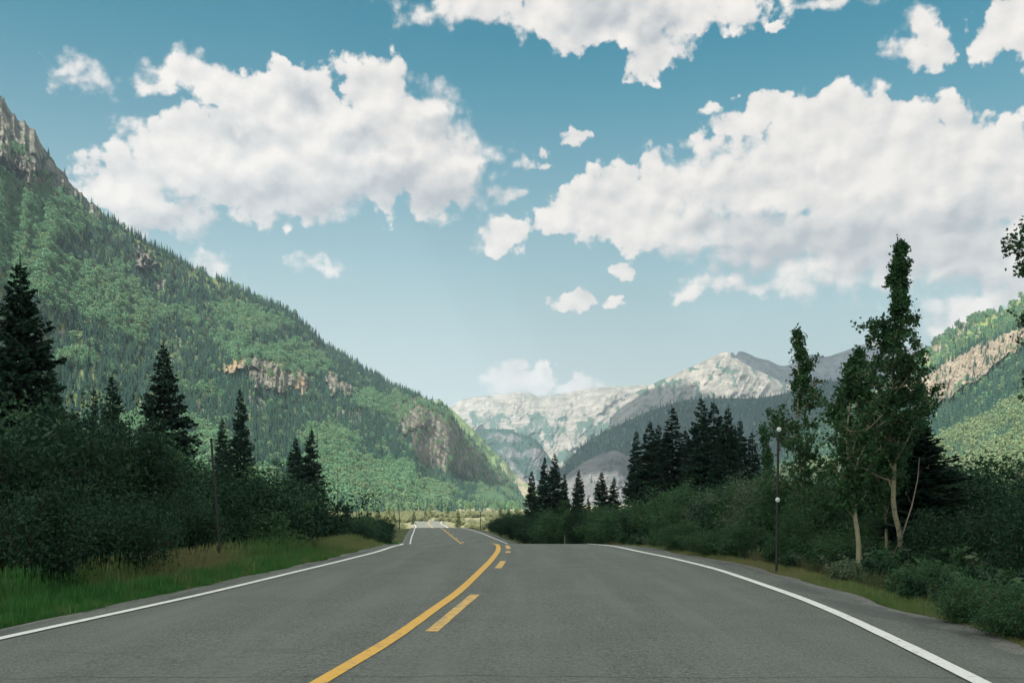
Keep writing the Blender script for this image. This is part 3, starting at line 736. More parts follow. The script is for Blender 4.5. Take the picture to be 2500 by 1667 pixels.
far_range('pb', 1560, 2200, [(1560,905),(1640,850),(1672,818),(1682,808),(1690,815),(1697,806),(1712,809),(1735,819),(1760,826),(1800,840),(1810,838),(1830,828),(1858,815),(1875,813),(1892,818),(1950,801),(2000,785),(2040,780),(2090,800),(2140,840),(2200,890)],
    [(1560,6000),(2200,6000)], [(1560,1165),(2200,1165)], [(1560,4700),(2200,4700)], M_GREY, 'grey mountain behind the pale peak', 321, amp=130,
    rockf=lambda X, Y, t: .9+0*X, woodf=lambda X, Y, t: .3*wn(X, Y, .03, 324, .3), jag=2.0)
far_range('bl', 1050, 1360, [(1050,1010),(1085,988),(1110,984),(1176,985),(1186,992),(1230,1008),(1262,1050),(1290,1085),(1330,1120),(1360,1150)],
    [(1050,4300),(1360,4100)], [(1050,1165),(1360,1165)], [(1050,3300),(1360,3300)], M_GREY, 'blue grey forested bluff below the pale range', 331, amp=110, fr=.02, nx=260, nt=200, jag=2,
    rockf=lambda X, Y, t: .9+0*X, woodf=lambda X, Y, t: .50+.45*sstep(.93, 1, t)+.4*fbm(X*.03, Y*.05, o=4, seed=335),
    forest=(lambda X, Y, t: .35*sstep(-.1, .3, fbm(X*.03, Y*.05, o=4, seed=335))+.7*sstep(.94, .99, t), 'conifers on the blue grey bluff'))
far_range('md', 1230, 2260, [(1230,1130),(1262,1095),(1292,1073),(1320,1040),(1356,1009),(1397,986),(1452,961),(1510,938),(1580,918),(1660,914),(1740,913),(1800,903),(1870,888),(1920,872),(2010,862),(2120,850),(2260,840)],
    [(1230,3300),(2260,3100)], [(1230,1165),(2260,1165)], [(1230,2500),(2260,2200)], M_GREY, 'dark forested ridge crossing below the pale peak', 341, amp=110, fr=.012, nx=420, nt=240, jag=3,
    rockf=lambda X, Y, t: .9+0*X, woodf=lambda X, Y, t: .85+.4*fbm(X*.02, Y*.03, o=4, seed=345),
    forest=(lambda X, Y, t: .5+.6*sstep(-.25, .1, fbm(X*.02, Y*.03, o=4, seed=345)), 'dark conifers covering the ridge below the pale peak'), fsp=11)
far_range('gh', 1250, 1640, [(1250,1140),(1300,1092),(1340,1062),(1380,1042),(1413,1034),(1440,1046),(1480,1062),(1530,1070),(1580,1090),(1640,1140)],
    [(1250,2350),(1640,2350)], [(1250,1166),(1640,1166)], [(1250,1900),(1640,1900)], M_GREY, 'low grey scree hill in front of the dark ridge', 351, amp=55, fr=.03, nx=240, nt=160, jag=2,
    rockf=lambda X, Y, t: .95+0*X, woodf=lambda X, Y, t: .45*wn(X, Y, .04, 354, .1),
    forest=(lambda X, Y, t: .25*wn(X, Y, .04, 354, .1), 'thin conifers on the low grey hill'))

# ---------------------------------------------------------------- near plants
def rnd_unit(rs, n):
    d = rs.randn(n, 3); return d/np.linalg.norm(d, axis=1)[:, None]
def leaves_at(mb, rs, c, size, elong=1.4, flat=None):
    n = len(c); d1 = rnd_unit(rs, n)
    if flat is not None: d1 = d1*np.array([1, 1, flat]); d1 /= np.linalg.norm(d1, axis=1)[:, None]
    d2 = np.cross(d1, rnd_unit(rs, n)); d2 /= np.linalg.norm(d2, axis=1)[:, None]+1e-9
    s = (size*(.6+.8*rs.rand(n)))[:, None]
    a = c-d1*s*.5*elong; b = c+d1*s*.5*elong
    mb.quads(np.stack([a, c-d2*s*.42, b, c+d2*s*.42], 1))
def spruce_meshes(seed, H, Rb, dens=1.0, ragged=.25, mats=None, zlow=.04, slim=.9):
    rs = np.random.RandomState(seed)
    tb, fb = MB(), MB()
    n = 12; zz = np.linspace(-.3, H*.985, n)
    lean = rs.randn(2)*.012*H
    def axis(z): return np.stack([lean[0]*(np.asarray(z)/H)**2, lean[1]*(np.asarray(z)/H)**2, np.asarray(z)], -1)
    tb.tube(axis(zz), .011*H*(1-zz/H*.97)+.006, 8)
    z = H*zlow
    Q = []
    while z < H*.985:
        f = 1-z/H
        prof = Rb*(f**slim)*(1-.10*math.sin(z*2.1+seed))
        if f > .86: prof *= .8+.2*rs.rand()
        nb = int(5+3*rs.rand()) if f > .12 else 4
        for k in range(nb):
            a = rs.rand()*6.283; L = prof*(1-ragged+ragged*2*rs.rand())*(1 if rs.rand() > .07 else .5)+.04
            m = max(4, int(L/.16)); s = np.linspace(0, 1, m)
            rise = .30*f if f > .4 else .12-.65*(.4-f)
            zz_ = z + L*(-rise*1.15*s+.24*s**3*(1.0)) + rs.randn()*.03
            c, sn = math.cos(a), math.sin(a)
            base = axis(z)
            px_, py_ = base[0]+c*L*s, base[1]+sn*L*s
            spine = np.stack([px_, py_, zz_], -1)
            if L > .5: tb.tube(spine[::max(1, m//4)], np.linspace(.010+.008*L, .004, len(spine[::max(1, m//4)])), 4)
            # side sprays: needle covered twigs each side, shorter toward the tip, drooping
            nt = int((8+L*19)*dens)
            ts = rs.rand(nt)**.8*.93+.07
            sp = np.stack([np.interp(ts, s, px_), np.interp(ts, s, py_), np.interp(ts, s, zz_)], -1)
            side = np.where(rs.rand(nt) < .5, -1, 1)
            ang = a+side*(R(35)+R(35)*rs.rand(nt)); tl = (.16+.30*L*(1-ts)**.7*.55+.08*rs.rand(nt))*(.7+.6*rs.rand(nt))*(.38+.62*min(1, f*3.2))
            tip = sp+np.stack([np.cos(ang)*tl, np.sin(ang)*tl, -tl*(.12+.45*rs.rand(nt))], -1)
            d = tip-sp; wv = np.cross(d, [0, 0, 1.]); wv /= np.linalg.norm(wv, axis=1)[:, None]+1e-9
            wd = (.038+.085*tl)[:, None]; mid = sp+d*.45
            tilt = rs.randn(nt, 1)*.5; up = np.array([0, 0, 1.])
            wv2 = wv*np.cos(tilt)+up*np.sin(tilt)
            Q.append(np.stack([sp, mid-wv2*wd, tip, mid+wv2*wd], 1))
            # hanging needles below the twig
            hang = mid+np.stack([rs.randn(nt)*.02, rs.randn(nt)*.02, -(.05+.07*rs.rand(nt))], -1)
            Q.append(np.stack([sp, mid+wv*.012, hang, tip], 1)[rs.rand(nt) < .6])
        z += (.105+.075*rs.rand())*(H/10)**.5/max(dens, .6)**.5
    for q in Q: fb.quads(q)
    # leader
    fb.quads([[[-.03, 0, H*.93], [.03, 0, H*.93], [.012, 0, H*1.02], [-.012, 0, H*1.02]], [[0, -.03, H*.93], [0, .03, H*.93], [0, .012, H*1.02], [0, -.012, H*1.02]]])
    for arr in fb.v[-1:]: arr[:, :2] += lean
    M_BK, M_LF = mats
    return tb.mesh('trunk', M_BK, True), fb.mesh('crown', M_LF)
M_BARK_D = simple('dark_bark', (.055, .045, .038), .95, .1, .4, 8)
M_SPRUCE = leaf_mat('spruce_needles', (.009, .028, .019), (.026, .060, .037), .12, rough=.65)
M_SPRUCE_L = leaf_mat('young_spruce_needles', (.05, .085, .04), (.12, .15, .06), .15, rough=.65)
M_ASPEN = leaf_mat('aspen_leaves', (.018, .056, .024), (.055, .125, .046), .32, rough=.42)
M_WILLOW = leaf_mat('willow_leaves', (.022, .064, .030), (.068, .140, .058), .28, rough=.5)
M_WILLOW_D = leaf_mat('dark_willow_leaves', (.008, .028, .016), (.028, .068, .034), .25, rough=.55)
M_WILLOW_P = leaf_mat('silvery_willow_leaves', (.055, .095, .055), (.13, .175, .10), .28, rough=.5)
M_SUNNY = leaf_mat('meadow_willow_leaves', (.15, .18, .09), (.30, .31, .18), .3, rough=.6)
M_STEM = simple('willow_stems', (.12, .095, .06), .85, .2, .4, 10)
M_STEM_D = simple('dark_stems', (.045, .035, .026), .9, .15, .4, 10)
M_ASPBARK = None
def aspen_bark():
    m, t = material('aspen_bark')
    p = t.new('ShaderNodeTexCoord').outputs['Object']
    n = t.noise(t.mul(p, (6, 6, 1.6)), 3.0, 6, .65)
    c = t.mix(n, (.13, .125, .075), (.30, .285, .185))
    sc = t.noise(t.mul(p, (5, 5, 16)), 1.3, 4, .6)
    c = t.mix(t.math('MULTIPLY', t.ss(sc, .60, .70), .8), c, (.045, .038, .03))
    og = t.noise(t.mul(p, (3, 3, 1)), 1.2, 4, .6)
    c = t.mix(t.math('MULTIPLY', t.ss(og, .55, .70), .6), c, (.26, .14, .055))
    principled(t, c, .8, .2, bump(t, sc, .4, .02)); return m
M_ASPBARK = aspen_bark()

def aspen_meshes(seed, path, r0, crown, nleaf, leaf=.055, mats=None, limb_from=.35, n_limbs=26):
    """path: trunk points (local). crown: list of (z, radius, squash) profile of the crown."""
    rs = np.random.RandomState(seed); tb, fb = MB(), MB()
    path = np.array(path, float); H = path[-1, 2]
    zs = np.linspace(path[0, 2], H, 26)
    ax = np.stack([smooth_interp(path[:, 2], path[:, 0], zs), smooth_interp(path[:, 2], path[:, 1], zs), zs], -1)
    ax[:, 0] += .012*H*.3*np.sin(zs*2.2+seed)*np.minimum(1, zs/1.0)*.3
    tb.tube(ax, r0*(1-.93*np.clip(zs/H, 0, 1))*(1+.22*np.exp(-np.clip(zs, 0, 9)*5))*.82, 9)
    cz = np.array([c[0] for c in crown]); cr = np.array([c[1] for c in crown])
    tips = []
    for k in range(n_limbs):
        f = (k+rs.rand())/n_limbs; z0 = H*limb_from*.8+(H*.97-H*limb_from*.8)*f
        a = rs.rand()*6.283+k*2.4
        zt = min(H*1.0, z0+(.30+.5*rs.rand())*(.25+.16*H*(1-f)))
        rr = np.interp(zt, cz, cr)*(.30+1.0*rs.rand())
        b = np.array([np.interp(z0, zs, ax[:, 0]), np.interp(z0, zs, ax[:, 1]), z0])
        tip = np.array([np.interp(zt, zs, ax[:, 0])+math.cos(a)*rr, np.interp(zt, zs, ax[:, 1])+math.sin(a)*rr, zt])
        s = np.linspace(0, 1, 6)[:, None]; mid = b*(1-s)+tip*s; mid[:, 2] -= (s[:, 0]*(1-s[:, 0]))*.25*rr
        mid += rs.randn(6, 3)*.02*s
        rl = r0*(1-.9*z0/H)*.42
        tb.tube(mid, np.linspace(rl, .006, 6), 5)
        for j in range(11):
            q = .22+.78*rs.rand(); c = np.array([np.interp(q, s[:, 0], mid[:, i]) for i in range(3)])
            e = c+rnd_unit(rs, 1)[0]*np.array([1, 1, .8])*(.18+.22*rs.rand())*min(1, rr*1.3+.12)+[0, 0, .07]
            tb.tube([c, (c+e)/2+[0, 0, .02], e], [.007, .005, .003], 3)
            tips.append((c*.4+e*.6, .05+.045*rs.rand())); tips.append((e, .05+.05*rs.rand()))
    # leader
    for j in range(8): tips.append((ax[-1]*1.0-[0, 0, .12*j]+rs.randn(3)*.03, .07+.015*j))
    T_ = np.array([t_[0] for t_ in tips]); S_ = np.array([t_[1] for t_ in tips])
    i = rs.randint(0, len(T_), nleaf); c = T_[i]+rs.randn(nleaf, 3)*S_[i][:, None]*np.array([.62, .62, .7])
    leaves_at(fb, rs, c, leaf, 1.15)
    return tb.mesh('trunk', mats[0], True), fb.mesh('crown', mats[1])
def bush_meshes(seed, H, Rb, nleaf, leaf, mats, elong=2.6, nst=26, airy=.5):
    rs = np.random.RandomState(seed); tb, fb = MB(), MB(); tips = []
    lob = rs.rand(6)*6.28
    for k in range(nst):
        a = rs.rand()*6.283; tilt = rs.rand()**.7
        hh = H*(.42+.62*rs.rand()**.8)*(1-.25*tilt); rr = Rb*tilt*(.8+.3*math.sin(a*2+lob[0])*1)
        base = np.array([math.cos(a)*.14*Rb*rs.rand(), math.sin(a)*.14*Rb*rs.rand(), -.1])
        s = np.linspace(0, 1, 6)[:, None]
        tip = np.array([math.cos(a)*rr, math.sin(a)*rr, hh])
        c = base*(1-s)+tip*s; c[:, :2] *= (.35+.65*s)*1.0; c[:, 2] = base[2]+(hh-base[2])*(s[:, 0]**.8)
        c += rs.randn(6, 3)*.04*s
        tb.tube(c, np.linspace(.022, .005, 6)*(.6+.25*H), 4)
        for j in range(13):
            q = .12+.88*rs.rand()**.7; m = np.array([np.interp(q, s[:, 0], c[:, i]) for i in range(3)])
            o = rnd_unit(rs, 1)[0]*np.array([1, 1, .7]); e = m+o*(.20+.34*rs.rand())*Rb*.7+[0, 0, .07*H]
            e[2] = max(e[2], .08*H)
            if j < 5: tb.tube([m, e], [.006, .003], 3)
            tips.append((e, (.045*Rb+.05)*(.6+rs.rand()))); tips.append(((m+e)/2, .07*Rb+.04))
    T_ = np.array([t_[0] for t_ in tips]); S_ = np.array([t_[1] for t_ in tips])
    i = rs.randint(0, len(T_), nleaf); c = T_[i]+rs.randn(nleaf, 3)*S_[i][:, None]
    c = c[c[:, 2] > .02]
    leaves_at(fb, rs, c, leaf, elong)
    return tb.mesh('stems', mats[0], True), fb.mesh('foliage', mats[1])

def ground_z(x, y): return float(zground(np.array([x]), np.array([y]))[0])
def place(kind, meshes, x, y, scale=1.0, rz=0.0, label=None, cat=None, group=None, tilt=(0, 0), names=('trunk', 'crown'), z=None):
    root = empty(kind, (x, y, ground_z(x, y)-.03 if z is None else z), rz)
    root.rotation_euler = (tilt[0], tilt[1], rz)
    root.scale = (scale, scale, scale) if np.isscalar(scale) else scale
    for nm, me in zip(names, meshes):
        o = bpy.data.objects.new(nm, me); COL.objects.link(o); o.parent = root
    tag(root, label, cat, group); return root

SPM = (M_BARK_D, M_SPRUCE)
SPR = [spruce_meshes(11, 10, 2.2, 1.15, .28, SPM), spruce_meshes(12, 10, 1.75, 1.1, .25, SPM), spruce_meshes(13, 10, 1.45, 1.0, .3, SPM),
       spruce_meshes(14, 10, 1.9, 1.15, .22, SPM, slim=.8), spruce_meshes(15, 10, 1.15, .9, .35, SPM, slim=.75)]
BIGS = spruce_meshes(21, 10, 2.1, 1.5, .5, SPM, slim=.8)
YOU = [spruce_meshes(31, 6, 1.3, .6, .2, (M_BARK_D, M_SPRUCE_L))]
def spruce(px, top, Y, v, label, group, wide=1.0, rz=None, meshes=None):
    x = (px-CX)/F*Y; gz = ground_z(x, Y); H = CZ+(HY-top)/F*Y-gz
    s = H/10.0
    return place('spruce_tree', meshes or SPR[v], x, Y, (s*wide, s*wide, s), random.uniform(0, 6.28) if rz is None else rz, label, 'tree', group)
GL, GR = 'spruces on the left of the road', 'spruces on the right of the road'
spruce(45, 598, 33, 0, 'tallest dark spruce at the far left edge of the view', GL, 1.0, meshes=BIGS)
spruce(-70, 700, 27, 0, 'dark spruce cut by the left edge of the view', GL, 1.1)
spruce(122, 828, 38, 1, 'spruce leaning its crown against the tallest one, just right of it', GL, 1.0)
spruce(216, 893, 110, 4, 'small narrow spruce seen above the dark thicket', GL, .95)
spruce(260, 858, 52, 1, 'spruce with a bare whip-like leader between the two tall left spruces', GL, 1.05)
spruce(378, 786, 62, 0, 'broad dark spruce standing alone above the thicket, left of the leaning post', GL, 1.12)
spruce(513, 958, 95, 2, 'shorter of the two spruces just right of the leaning post', GL, 1.05)
spruce(553, 888, 98, 1, 'taller of the two spruces just right of the leaning post', GL, .82)
spruce(484, 1100, 92, 2, 'low spruce half hidden by the leaning post', GL, 1.1)
spruce(682, 1003, 125, 3, 'left one of the spruce pair in front of the lower mountainside', GL, 1.1)
spruce(713, 983, 128, 1, 'right one of the spruce pair in front of the lower mountainside', GL, 1.15)
spruce(650, 1100, 120, 3, 'low spruce at the foot of the spruce pair', GL, 1.2)
spruce(798, 1148, 120, 3, 'small spruce rising from the bushes left of the far road', GL, 1.1)
RT = [(1222,1078,105,1,1.0,'leftmost spruce of the group beside the far bend'),(1249,1046,108,1,.95,'second spruce of the group beside the far bend'),
 (1273,1038,110,0,.95,'tallest spruce of the group beside the far bend'),(1295,1084,108,2,1.0,'right spruce of the group beside the far bend'),
 (1327,1078,98,3,1.0,'lone spruce just right of the far bend group'),(1352,1140,92,1,1.0,'little spruce at the foot of the lone spruce'),
 (1384,1082,88,3,1.2,'rounded spruce left of the dark stand'),(1409,1094,84,1,1.2,'low spruce between the lone spruce and the dark stand'),
 (1465,986,80,2,1.15,'leftmost spruce of the dark stand'),(1493,964,78,1,1.15,'second spruce from the left in the dark stand'),(1514,972,80,3,1.0,'third spruce from the left in the dark stand'),
 (1546,932,82,4,1.5,'spruce with a thin snaggy top inside the dark stand'),(1606,910,76,0,1.0,'tallest spruce of the dark stand'),
 (1638,918,78,1,1.3,'spruce just right of the tallest in the dark stand'),(1669,934,77,3,1.05,'third from the right in the dark stand'),
 (1704,962,80,2,1.2,'second from the right in the dark stand'),(1727,990,84,4,1.4,'rightmost narrow spruce of the dark stand'),
 (1577,985,84,3,1.1,'shorter spruce filling the gap in the dark stand'),(1765,1018,70,2,.9,'small spruce left of the pole with white discs'),
 (1655,1010,70,3,1.2,'low spruce in front of the dark stand')]
for (x, t_, Y, v, wdt, lb) in RT: spruce(x, t_, Y, v, lb, GR, wdt)
# spruce with long level boughs behind the tall aspens
spruce(2122, 970, 22, 0, 'spruce with long drooping boughs behind the tall aspen', GR, 1.9, rz=1.0, meshes=BIGS)

# dead snags on the left
def snag(px, top, Y, seed, label):
    rs = np.random.RandomState(seed); x = (px-CX)/F*Y; gz = ground_z(x, Y); H = CZ+(HY-top)/F*Y-gz
    root = empty('dead_tree', (x, Y, gz)); tb = MB()
    z = np.linspace(-.2, H, 9); tb.tube(np.stack([.02*np.sin(z), .0*z, z], -1), .09*(1-z/H*.93), 6)
    for k in range(30):
        z0 = H*(.12+.85*rs.rand()); a = rs.rand()*6.28; L = (.25+.75*rs.rand())*(1.15-z0/H)
        e = np.array([math.cos(a)*L, math.sin(a)*L, z0-.25*L]); m = np.array([math.cos(a)*L*.5, math.sin(a)*L*.5, z0-.02])
        br = MB(); br.tube([[0, 0, z0], m, e], [.020, .014, .005], 3); br.build('branch', M_BARK_D, root, True)
    tb.build('trunk', M_BARK_D, root, True)
    tag(root, label, 'tree', 'dead trees on the left of the road')
snag(592, 975, 100, 1, 'bare dead tree right of the taller spruce by the leaning post')
snag(729, 968, 127, 2, 'bare dead tree touching the spruce pair on the left')
snag(776, 1038, 135, 3, 'lone bare dead trunk right of the spruce pair')

# aspens
AM = (M_ASPBARK, M_ASPEN)
def aspen(label, trunk_px, Y, r0, crown, nleaf, seed, limb_from=.35, n_limbs=26, mats=AM, leaf=.06):
    bx, by = trunk_px[0]
    x0 = (bx-CX)/F*Y; gz = ground_z(x0, Y)
    path = [[(px-bx)/F*Y, 0, CZ+(HY-py)/F*Y-gz] for px, py in trunk_px]
    path[0][2] = -.15
    cr = sorted([(CZ+(HY-py)/F*Y-gz, rpx/F*Y) for py, rpx in crown])
    ms = aspen_meshes(seed, path, r0, cr, nleaf, leaf, mats, limb_from, n_limbs)
    return place('aspen_tree', ms, x0, Y, 1.0, 0, label, 'tree', 'aspens on the right of the road')
aspen('tallest aspen at right, its narrow crown reaching high into the clouds', [(2062,1330),(2070,1240),(2052,1150),(2054,1000),(2050,850),(2064,700),(2070,548)], 20.5, .078,
      [(575,5),(615,18),(655,36),(710,30),(765,70),(850,84),(950,78),(1050,96),(1150,74)], 19000, 71, .36, 56)
aspen('slender aspen whose pale trunk rises beside the tallest one', [(2038,1318),(2036,1200),(2028,1100),(2034,980),(2040,900)], 21.5, .055,
      [(900,40),(1000,80),(1100,80),(1180,50)], 6500, 72, .42, 22)
aspen('aspen with a curved pale trunk and forked lower limb', [(1967,1345),(1973,1260),(1962,1170),(1950,1080),(1946,1000),(1955,900),(1962,815)], 19.5, .07,
      [(830,12),(880,48),(930,66),(1000,72),(1060,75),(1100,55)], 10000, 73, .36, 34)
aspen('aspen standing right behind the pole with white discs', [(1850,1300),(1846,1180),(1838,1060),(1832,940),(1834,850),(1830,762)], 25, .06,
      [(770,10),(840,36),(900,50),(1000,62),(1100,72),(1180,60)], 10500, 74, .25, 36)
aspen('aspen sapling filling the gap between the two right trunks', [(2005,1300),(2000,1150),(1995,1030),(1990,960)], 24, .045,
      [(960,20),(1010,40),(1080,60),(1180,60)], 8000, 75, .25, 20)
aspen('aspen cut by the right edge of the view', [(2440,1330),(2430,1150),(2425,950),(2405,700),(2395,430)], 17, .08,
      [(430,22),(520,60),(620,58),(700,48),(850,70),(1000,82),(1120,70)], 12500, 76, .25, 44)
aspen('aspen whose crown joins the tallest aspen on its right', [(2105,1310),(2108,1180),(2112,1060),(2110,960),(2104,880)], 23.5, .05,
      [(890,16),(950,45),(1020,60),(1100,62),(1180,55)], 7500, 77, .25, 26)
aspen('aspen sapling just left of the pole with white discs', [(1765,1290),(1762,1180),(1760,1080),(1757,985)], 30, .035,
      [(985,8),(1040,18),(1100,30),(1180,35)], 3500, 78, .3, 16)
aspen('thin young aspen with a pale stem among the right roadside bushes', [(1298,1250),(1297,1210),(1299,1180),(1297,1150)], 60, .04,
      [(1150,8),(1180,20),(1210,22),(1225,14)], 2500, 79, .35, 14, leaf=.08)
# leaning dead trunk
def leaning_trunk():
    Y = 18.5; pts = [(2003,1342),(2040,1300),(2075,1220),(2095,1160),(2108,1100),(2112,1050)]
    b = P(*pts[0], Y); root = empty('dead_tree', b); mb = MB()
    q = np.array([P(x, y, Y+.02*i) for i, (x, y) in enumerate(pts)])-b
    q[0, 2] -= .1
    mb.tube(q, [.017, .016, .014, .012, .009, .005], 7); mb.build('trunk', simple('weathered_grey_wood', (.15, .13, .105), .85, .2, .4, 14), root, True)
    for (i, dx, dz) in ((3, -.10, .25), (4, .12, .22)):
        br = MB(); br.tube([q[i], q[i]+[dx*.5, .05, dz*.6], q[i]+[dx, .1, dz]], [.006, .004, .002], 4); br.build('branch', M_BARK_D, root, True)
    tag(root, 'thin grey dead trunk leaning right across the aspen trunks', 'tree')
leaning_trunk()
# pale forked branch in the left thicket
def forked():
    Y = 26; root = empty('dead_tree', P(372, 1180, Y)); b = P(372, 1180, Y); mb = MB()
    gz = ground_z(b[0], b[1]); root.location.z = gz
    f = lambda x, y: P(x, y, Y)-np.array([b[0], b[1], gz])
    mb.tube([[0, 0, -.1], f(370, 1200), f(382, 1120), f(384, 1108)], [.030, .026, .02, .018], 6)
    mb.build('trunk', M_STEM, root, True)
    br = MB(); br.tube([f(383, 1110), f(395, 1080), f(406, 1058), f(412, 1035)], [.013, .011, .008, .004], 4); br.build('branch', M_STEM, root, True)
    br = MB(); br.tube([f(383, 1110), f(370, 1090), f(358, 1075)], [.012, .009, .004], 4)
    br.build('branch', M_STEM, root, True)
    tag(root, 'thin bare forked stem showing pale in the dark left thicket', 'tree')
forked()

# willows
WN = ('stems', 'foliage')
W = [bush_meshes(41, 2.0, 1.35, 17000, .033, (M_STEM, M_WILLOW)), bush_meshes(42, 2.0, 1.5, 17000, .033, (M_STEM, M_WILLOW)),
     bush_meshes(43, 2.0, 1.4, 17000, .033, (M_STEM_D, M_WILLOW_D)), bush_meshes(44, 2.0, 1.3, 15000, .036, (M_STEM_D, M_WILLOW_D), elong=1.8),
     bush_meshes(45, 2.0, 1.4, 17000, .033, (M_STEM, M_WILLOW_P)), bush_meshes(46, 2.0, 1.5, 3500, .09, (M_STEM, M_SUNNY))]
def bush(px, top, Y, v, label, group, wide=1.0):
    x = (px-CX)/F*Y; gz = ground_z(x, Y); H = CZ+(HY-top)/F*Y-gz; s = H/2.0
    return place('willow_bush', W[v], x, Y, (s*wide, s*wide, s), random.uniform(0, 6.28), label, 'bush', group, names=WN)
GBL, GBR = 'willow bushes left of the road', 'willow bushes right of the road'
BL = [(20,960,17.5,2,.8,'dark bush at the lower left edge below the tallest spruce'),(160,940,21,3,.75,'tall dark bush in front of the tallest spruce'),
 (250,955,24,2,.8,'rounded dark bush top left of the bare forked stem'),(325,1000,25,3,.7,'dark bush directly behind the bare forked stem'),
 (395,1120,22,2,.9,'dark bush under the broad lone spruce'),(445,1140,23.5,0,.9,'mid green bush just left of the leaning post'),
 (90,1120,14.5,3,1.0,'low dark bush nearest the camera on the left'),(230,1130,17,2,1.0,'low dark bush behind the bright green grass'),
 (330,1150,19,3,1.0,'low dark bush behind the tan dry grass'),(540,1172,30,0,1.2,'low bush just right of the leaning post'),
 (600,1182,33,2,1.2,'low dark bush beneath the taller spruce'),(660,1180,38,0,1.2,'low green bush left of the spruce pair foot'),
 (720,1178,43,1,1.2,'rounded bush below the spruce pair'),(775,1182,48,2,1.2,'dark bush right of the spruce pair'),
 (815,1186,55,0,1.2,'green bush beneath the small spruce by the far road'),(850,1185,63,2,1.1,'dark bush near where the left white line vanishes'),
 (880,1190,74,3,1.0,'last dark bush before the road dips on the left'),(500,1160,27,2,1.0,'dark bush hiding the foot of the low spruce')]
for (x, t_, Y, v, wdt, lb) in BL: bush(x, t_, Y, v, lb, GBL, wdt)
BR = [(1150,1188,118,3,1.2,'leftmost dark bush on the right verge by the far bend'),(1175,1180,108,2,1.2,'dark bush under the leftmost spruce of the bend group'),
 (1205,1186,92,3,1.3,'low bush at the bend behind the crest'),(1240,1180,80,2,1.2,'bush below the second spruce at the bend'),(1275,1176,70,0,1.2,'mid green bush below the tallest bend spruce'),
 (1330,1180,60,3,1.1,'dark bush right of the thin young aspen'),(1375,1168,54,0,1.1,'green bush under the little spruce'),(1420,1160,48,1,1.1,'bright green bush left of the dark stand'),
 (1475,1165,42,2,1.1,'dark bush beneath the leftmost spruce of the dark stand'),(1530,1118,40,1,.95,'large rounded green bush in front of the dark stand'),
 (1590,1125,36,0,.95,'large green bush right of the rounded one'),(1640,1135,33,4,.9,'silvery green bush beneath the dark stand'),(1690,1120,31,0,.9,'green bush behind the silvery one'),
 (1735,1100,29.5,4,.85,'pale silvery bush left of the pole with white discs'),(1800,1095,27,0,.8,'tall green bush right behind the pole with white discs'),
 (1560,1200,30,0,1.5,'low spreading bush on the verge below the large rounded one'),(1640,1210,27,1,1.5,'low spreading bush on the verge under the silvery one'),(1715,1205,25.5,0,1.4,'low spreading bush a step left of the pole foot'),
 (1820,1180,22.5,0,.9,'bush with many upright stems right of the pole foot'),(1880,1110,24,0,.8,'leafy bush between the pole and the curved aspen'),(1915,1215,21,1,1.3,'low spreading bush left of the curved aspen trunk'),
 (1990,1190,22.5,0,1.0,'leafy bush between the curved aspen and the slender one'),(2090,1180,22.5,0,.9,'green bush behind the leaning dead trunk'),(2150,1180,20,3,1.0,'dark bush beyond the leaning dead trunk'),
 (2230,1165,19,2,1.0,'dark bush before the bright hillside'),(2310,1160,18,3,1.0,'dark bush near the right edge of the view'),(2400,1150,16,2,1.0,'dark bush cut by the right edge of the view'),
 (2130,1290,15.2,0,1.4,'low leafy bush right of the aspen trunks'),(2230,1325,11.8,0,1.3,'low leafy bush nearest the camera on the right'),(2345,1330,10.6,1,1.3,'low bush at the lower right edge of the view')]
for (x, t_, Y, v, wdt, lb) in BR: bush(x, t_, Y, v, lb, GBR, wdt)

# dense scrub behind the roadside bushes: a mass nobody could count
SCR = proto_collection('scrub_plant', [bush_meshes(51+i, 2.0, 1.5, 11000, .042, (M_STEM_D, mt), elong=2.0, nst=16)[1] for i, mt in enumerate((M_WILLOW_D, M_WILLOW_D, M_WILLOW, M_WILLOW))])
def scrub(side, n, seed, label):
    rs = np.random.RandomState(seed); pts = []
    while len(pts) < n:
        Y = 12+150*rs.rand()**1.2
        d = ((3.0 if Y < 26 else 1.9)+1.0*rs.rand()+ (38 if side > 0 else 45)*rs.rand()**1.4)
        if Y < 24 and side > 0 and d < 4.5: continue
        x = (rx_(Y)+RS+d) if side > 0 else (lx(Y)-LS-d)
        hgt = (1.1+.06*min(d, 10)+.25*rs.rand())
        if side < 0: hgt *= (1.25 if Y < 45 else .8)
        if Y > 110 and d < 6: hgt *= .7
        pts.append((x, Y, ground_z(x, Y)-.1, hgt*(.75+.4*rs.rand())))
    p = np.array(pts)
    s = p[:, 3]; scl = np.stack([s*.95, s*.95, s*.80], -1)
    o = gn_scatter('scrub', p[:, :3], rs.rand(n)*6.28, scl, rs.randint(0, 4, n), rs.rand(n)*0, SCR)
    tag(o, label, 'scrub', None, 'stuff')
def weeds(side, n, seed, label):
    rs = np.random.RandomState(seed); Y = 8.5+34*rs.rand(n)**1.3; d = .55+2.6*rs.rand(n)**.8
    x = rx_(Y)+RS+d if side > 0 else lx(Y)-LS-1.3-d
    s = (.14+.20*rs.rand(n))*(.6+.35*d); p = np.stack([x, Y, zground(x, Y)-.04], -1)
    o = gn_scatter('weeds', p, rs.rand(n)*6.28, np.stack([s*.9, s*.9, s], -1), rs.randint(0, 4, n), rs.rand(n)*0, WEED)
    tag(o, label, 'weeds', None, 'stuff')
WEED = proto_collection('weed', [bush_meshes(91+i, 2.0, 1.2, 1300, .16, (M_STEM_D, mt), elong=2.2, nst=12)[1] for i, mt in enumerate((M_WILLOW_D, M_WILLOW, M_WILLOW_P, M_WILLOW))])
weeds(-1, 260, 13, 'low leafy weeds between the left grass and the dark thicket')
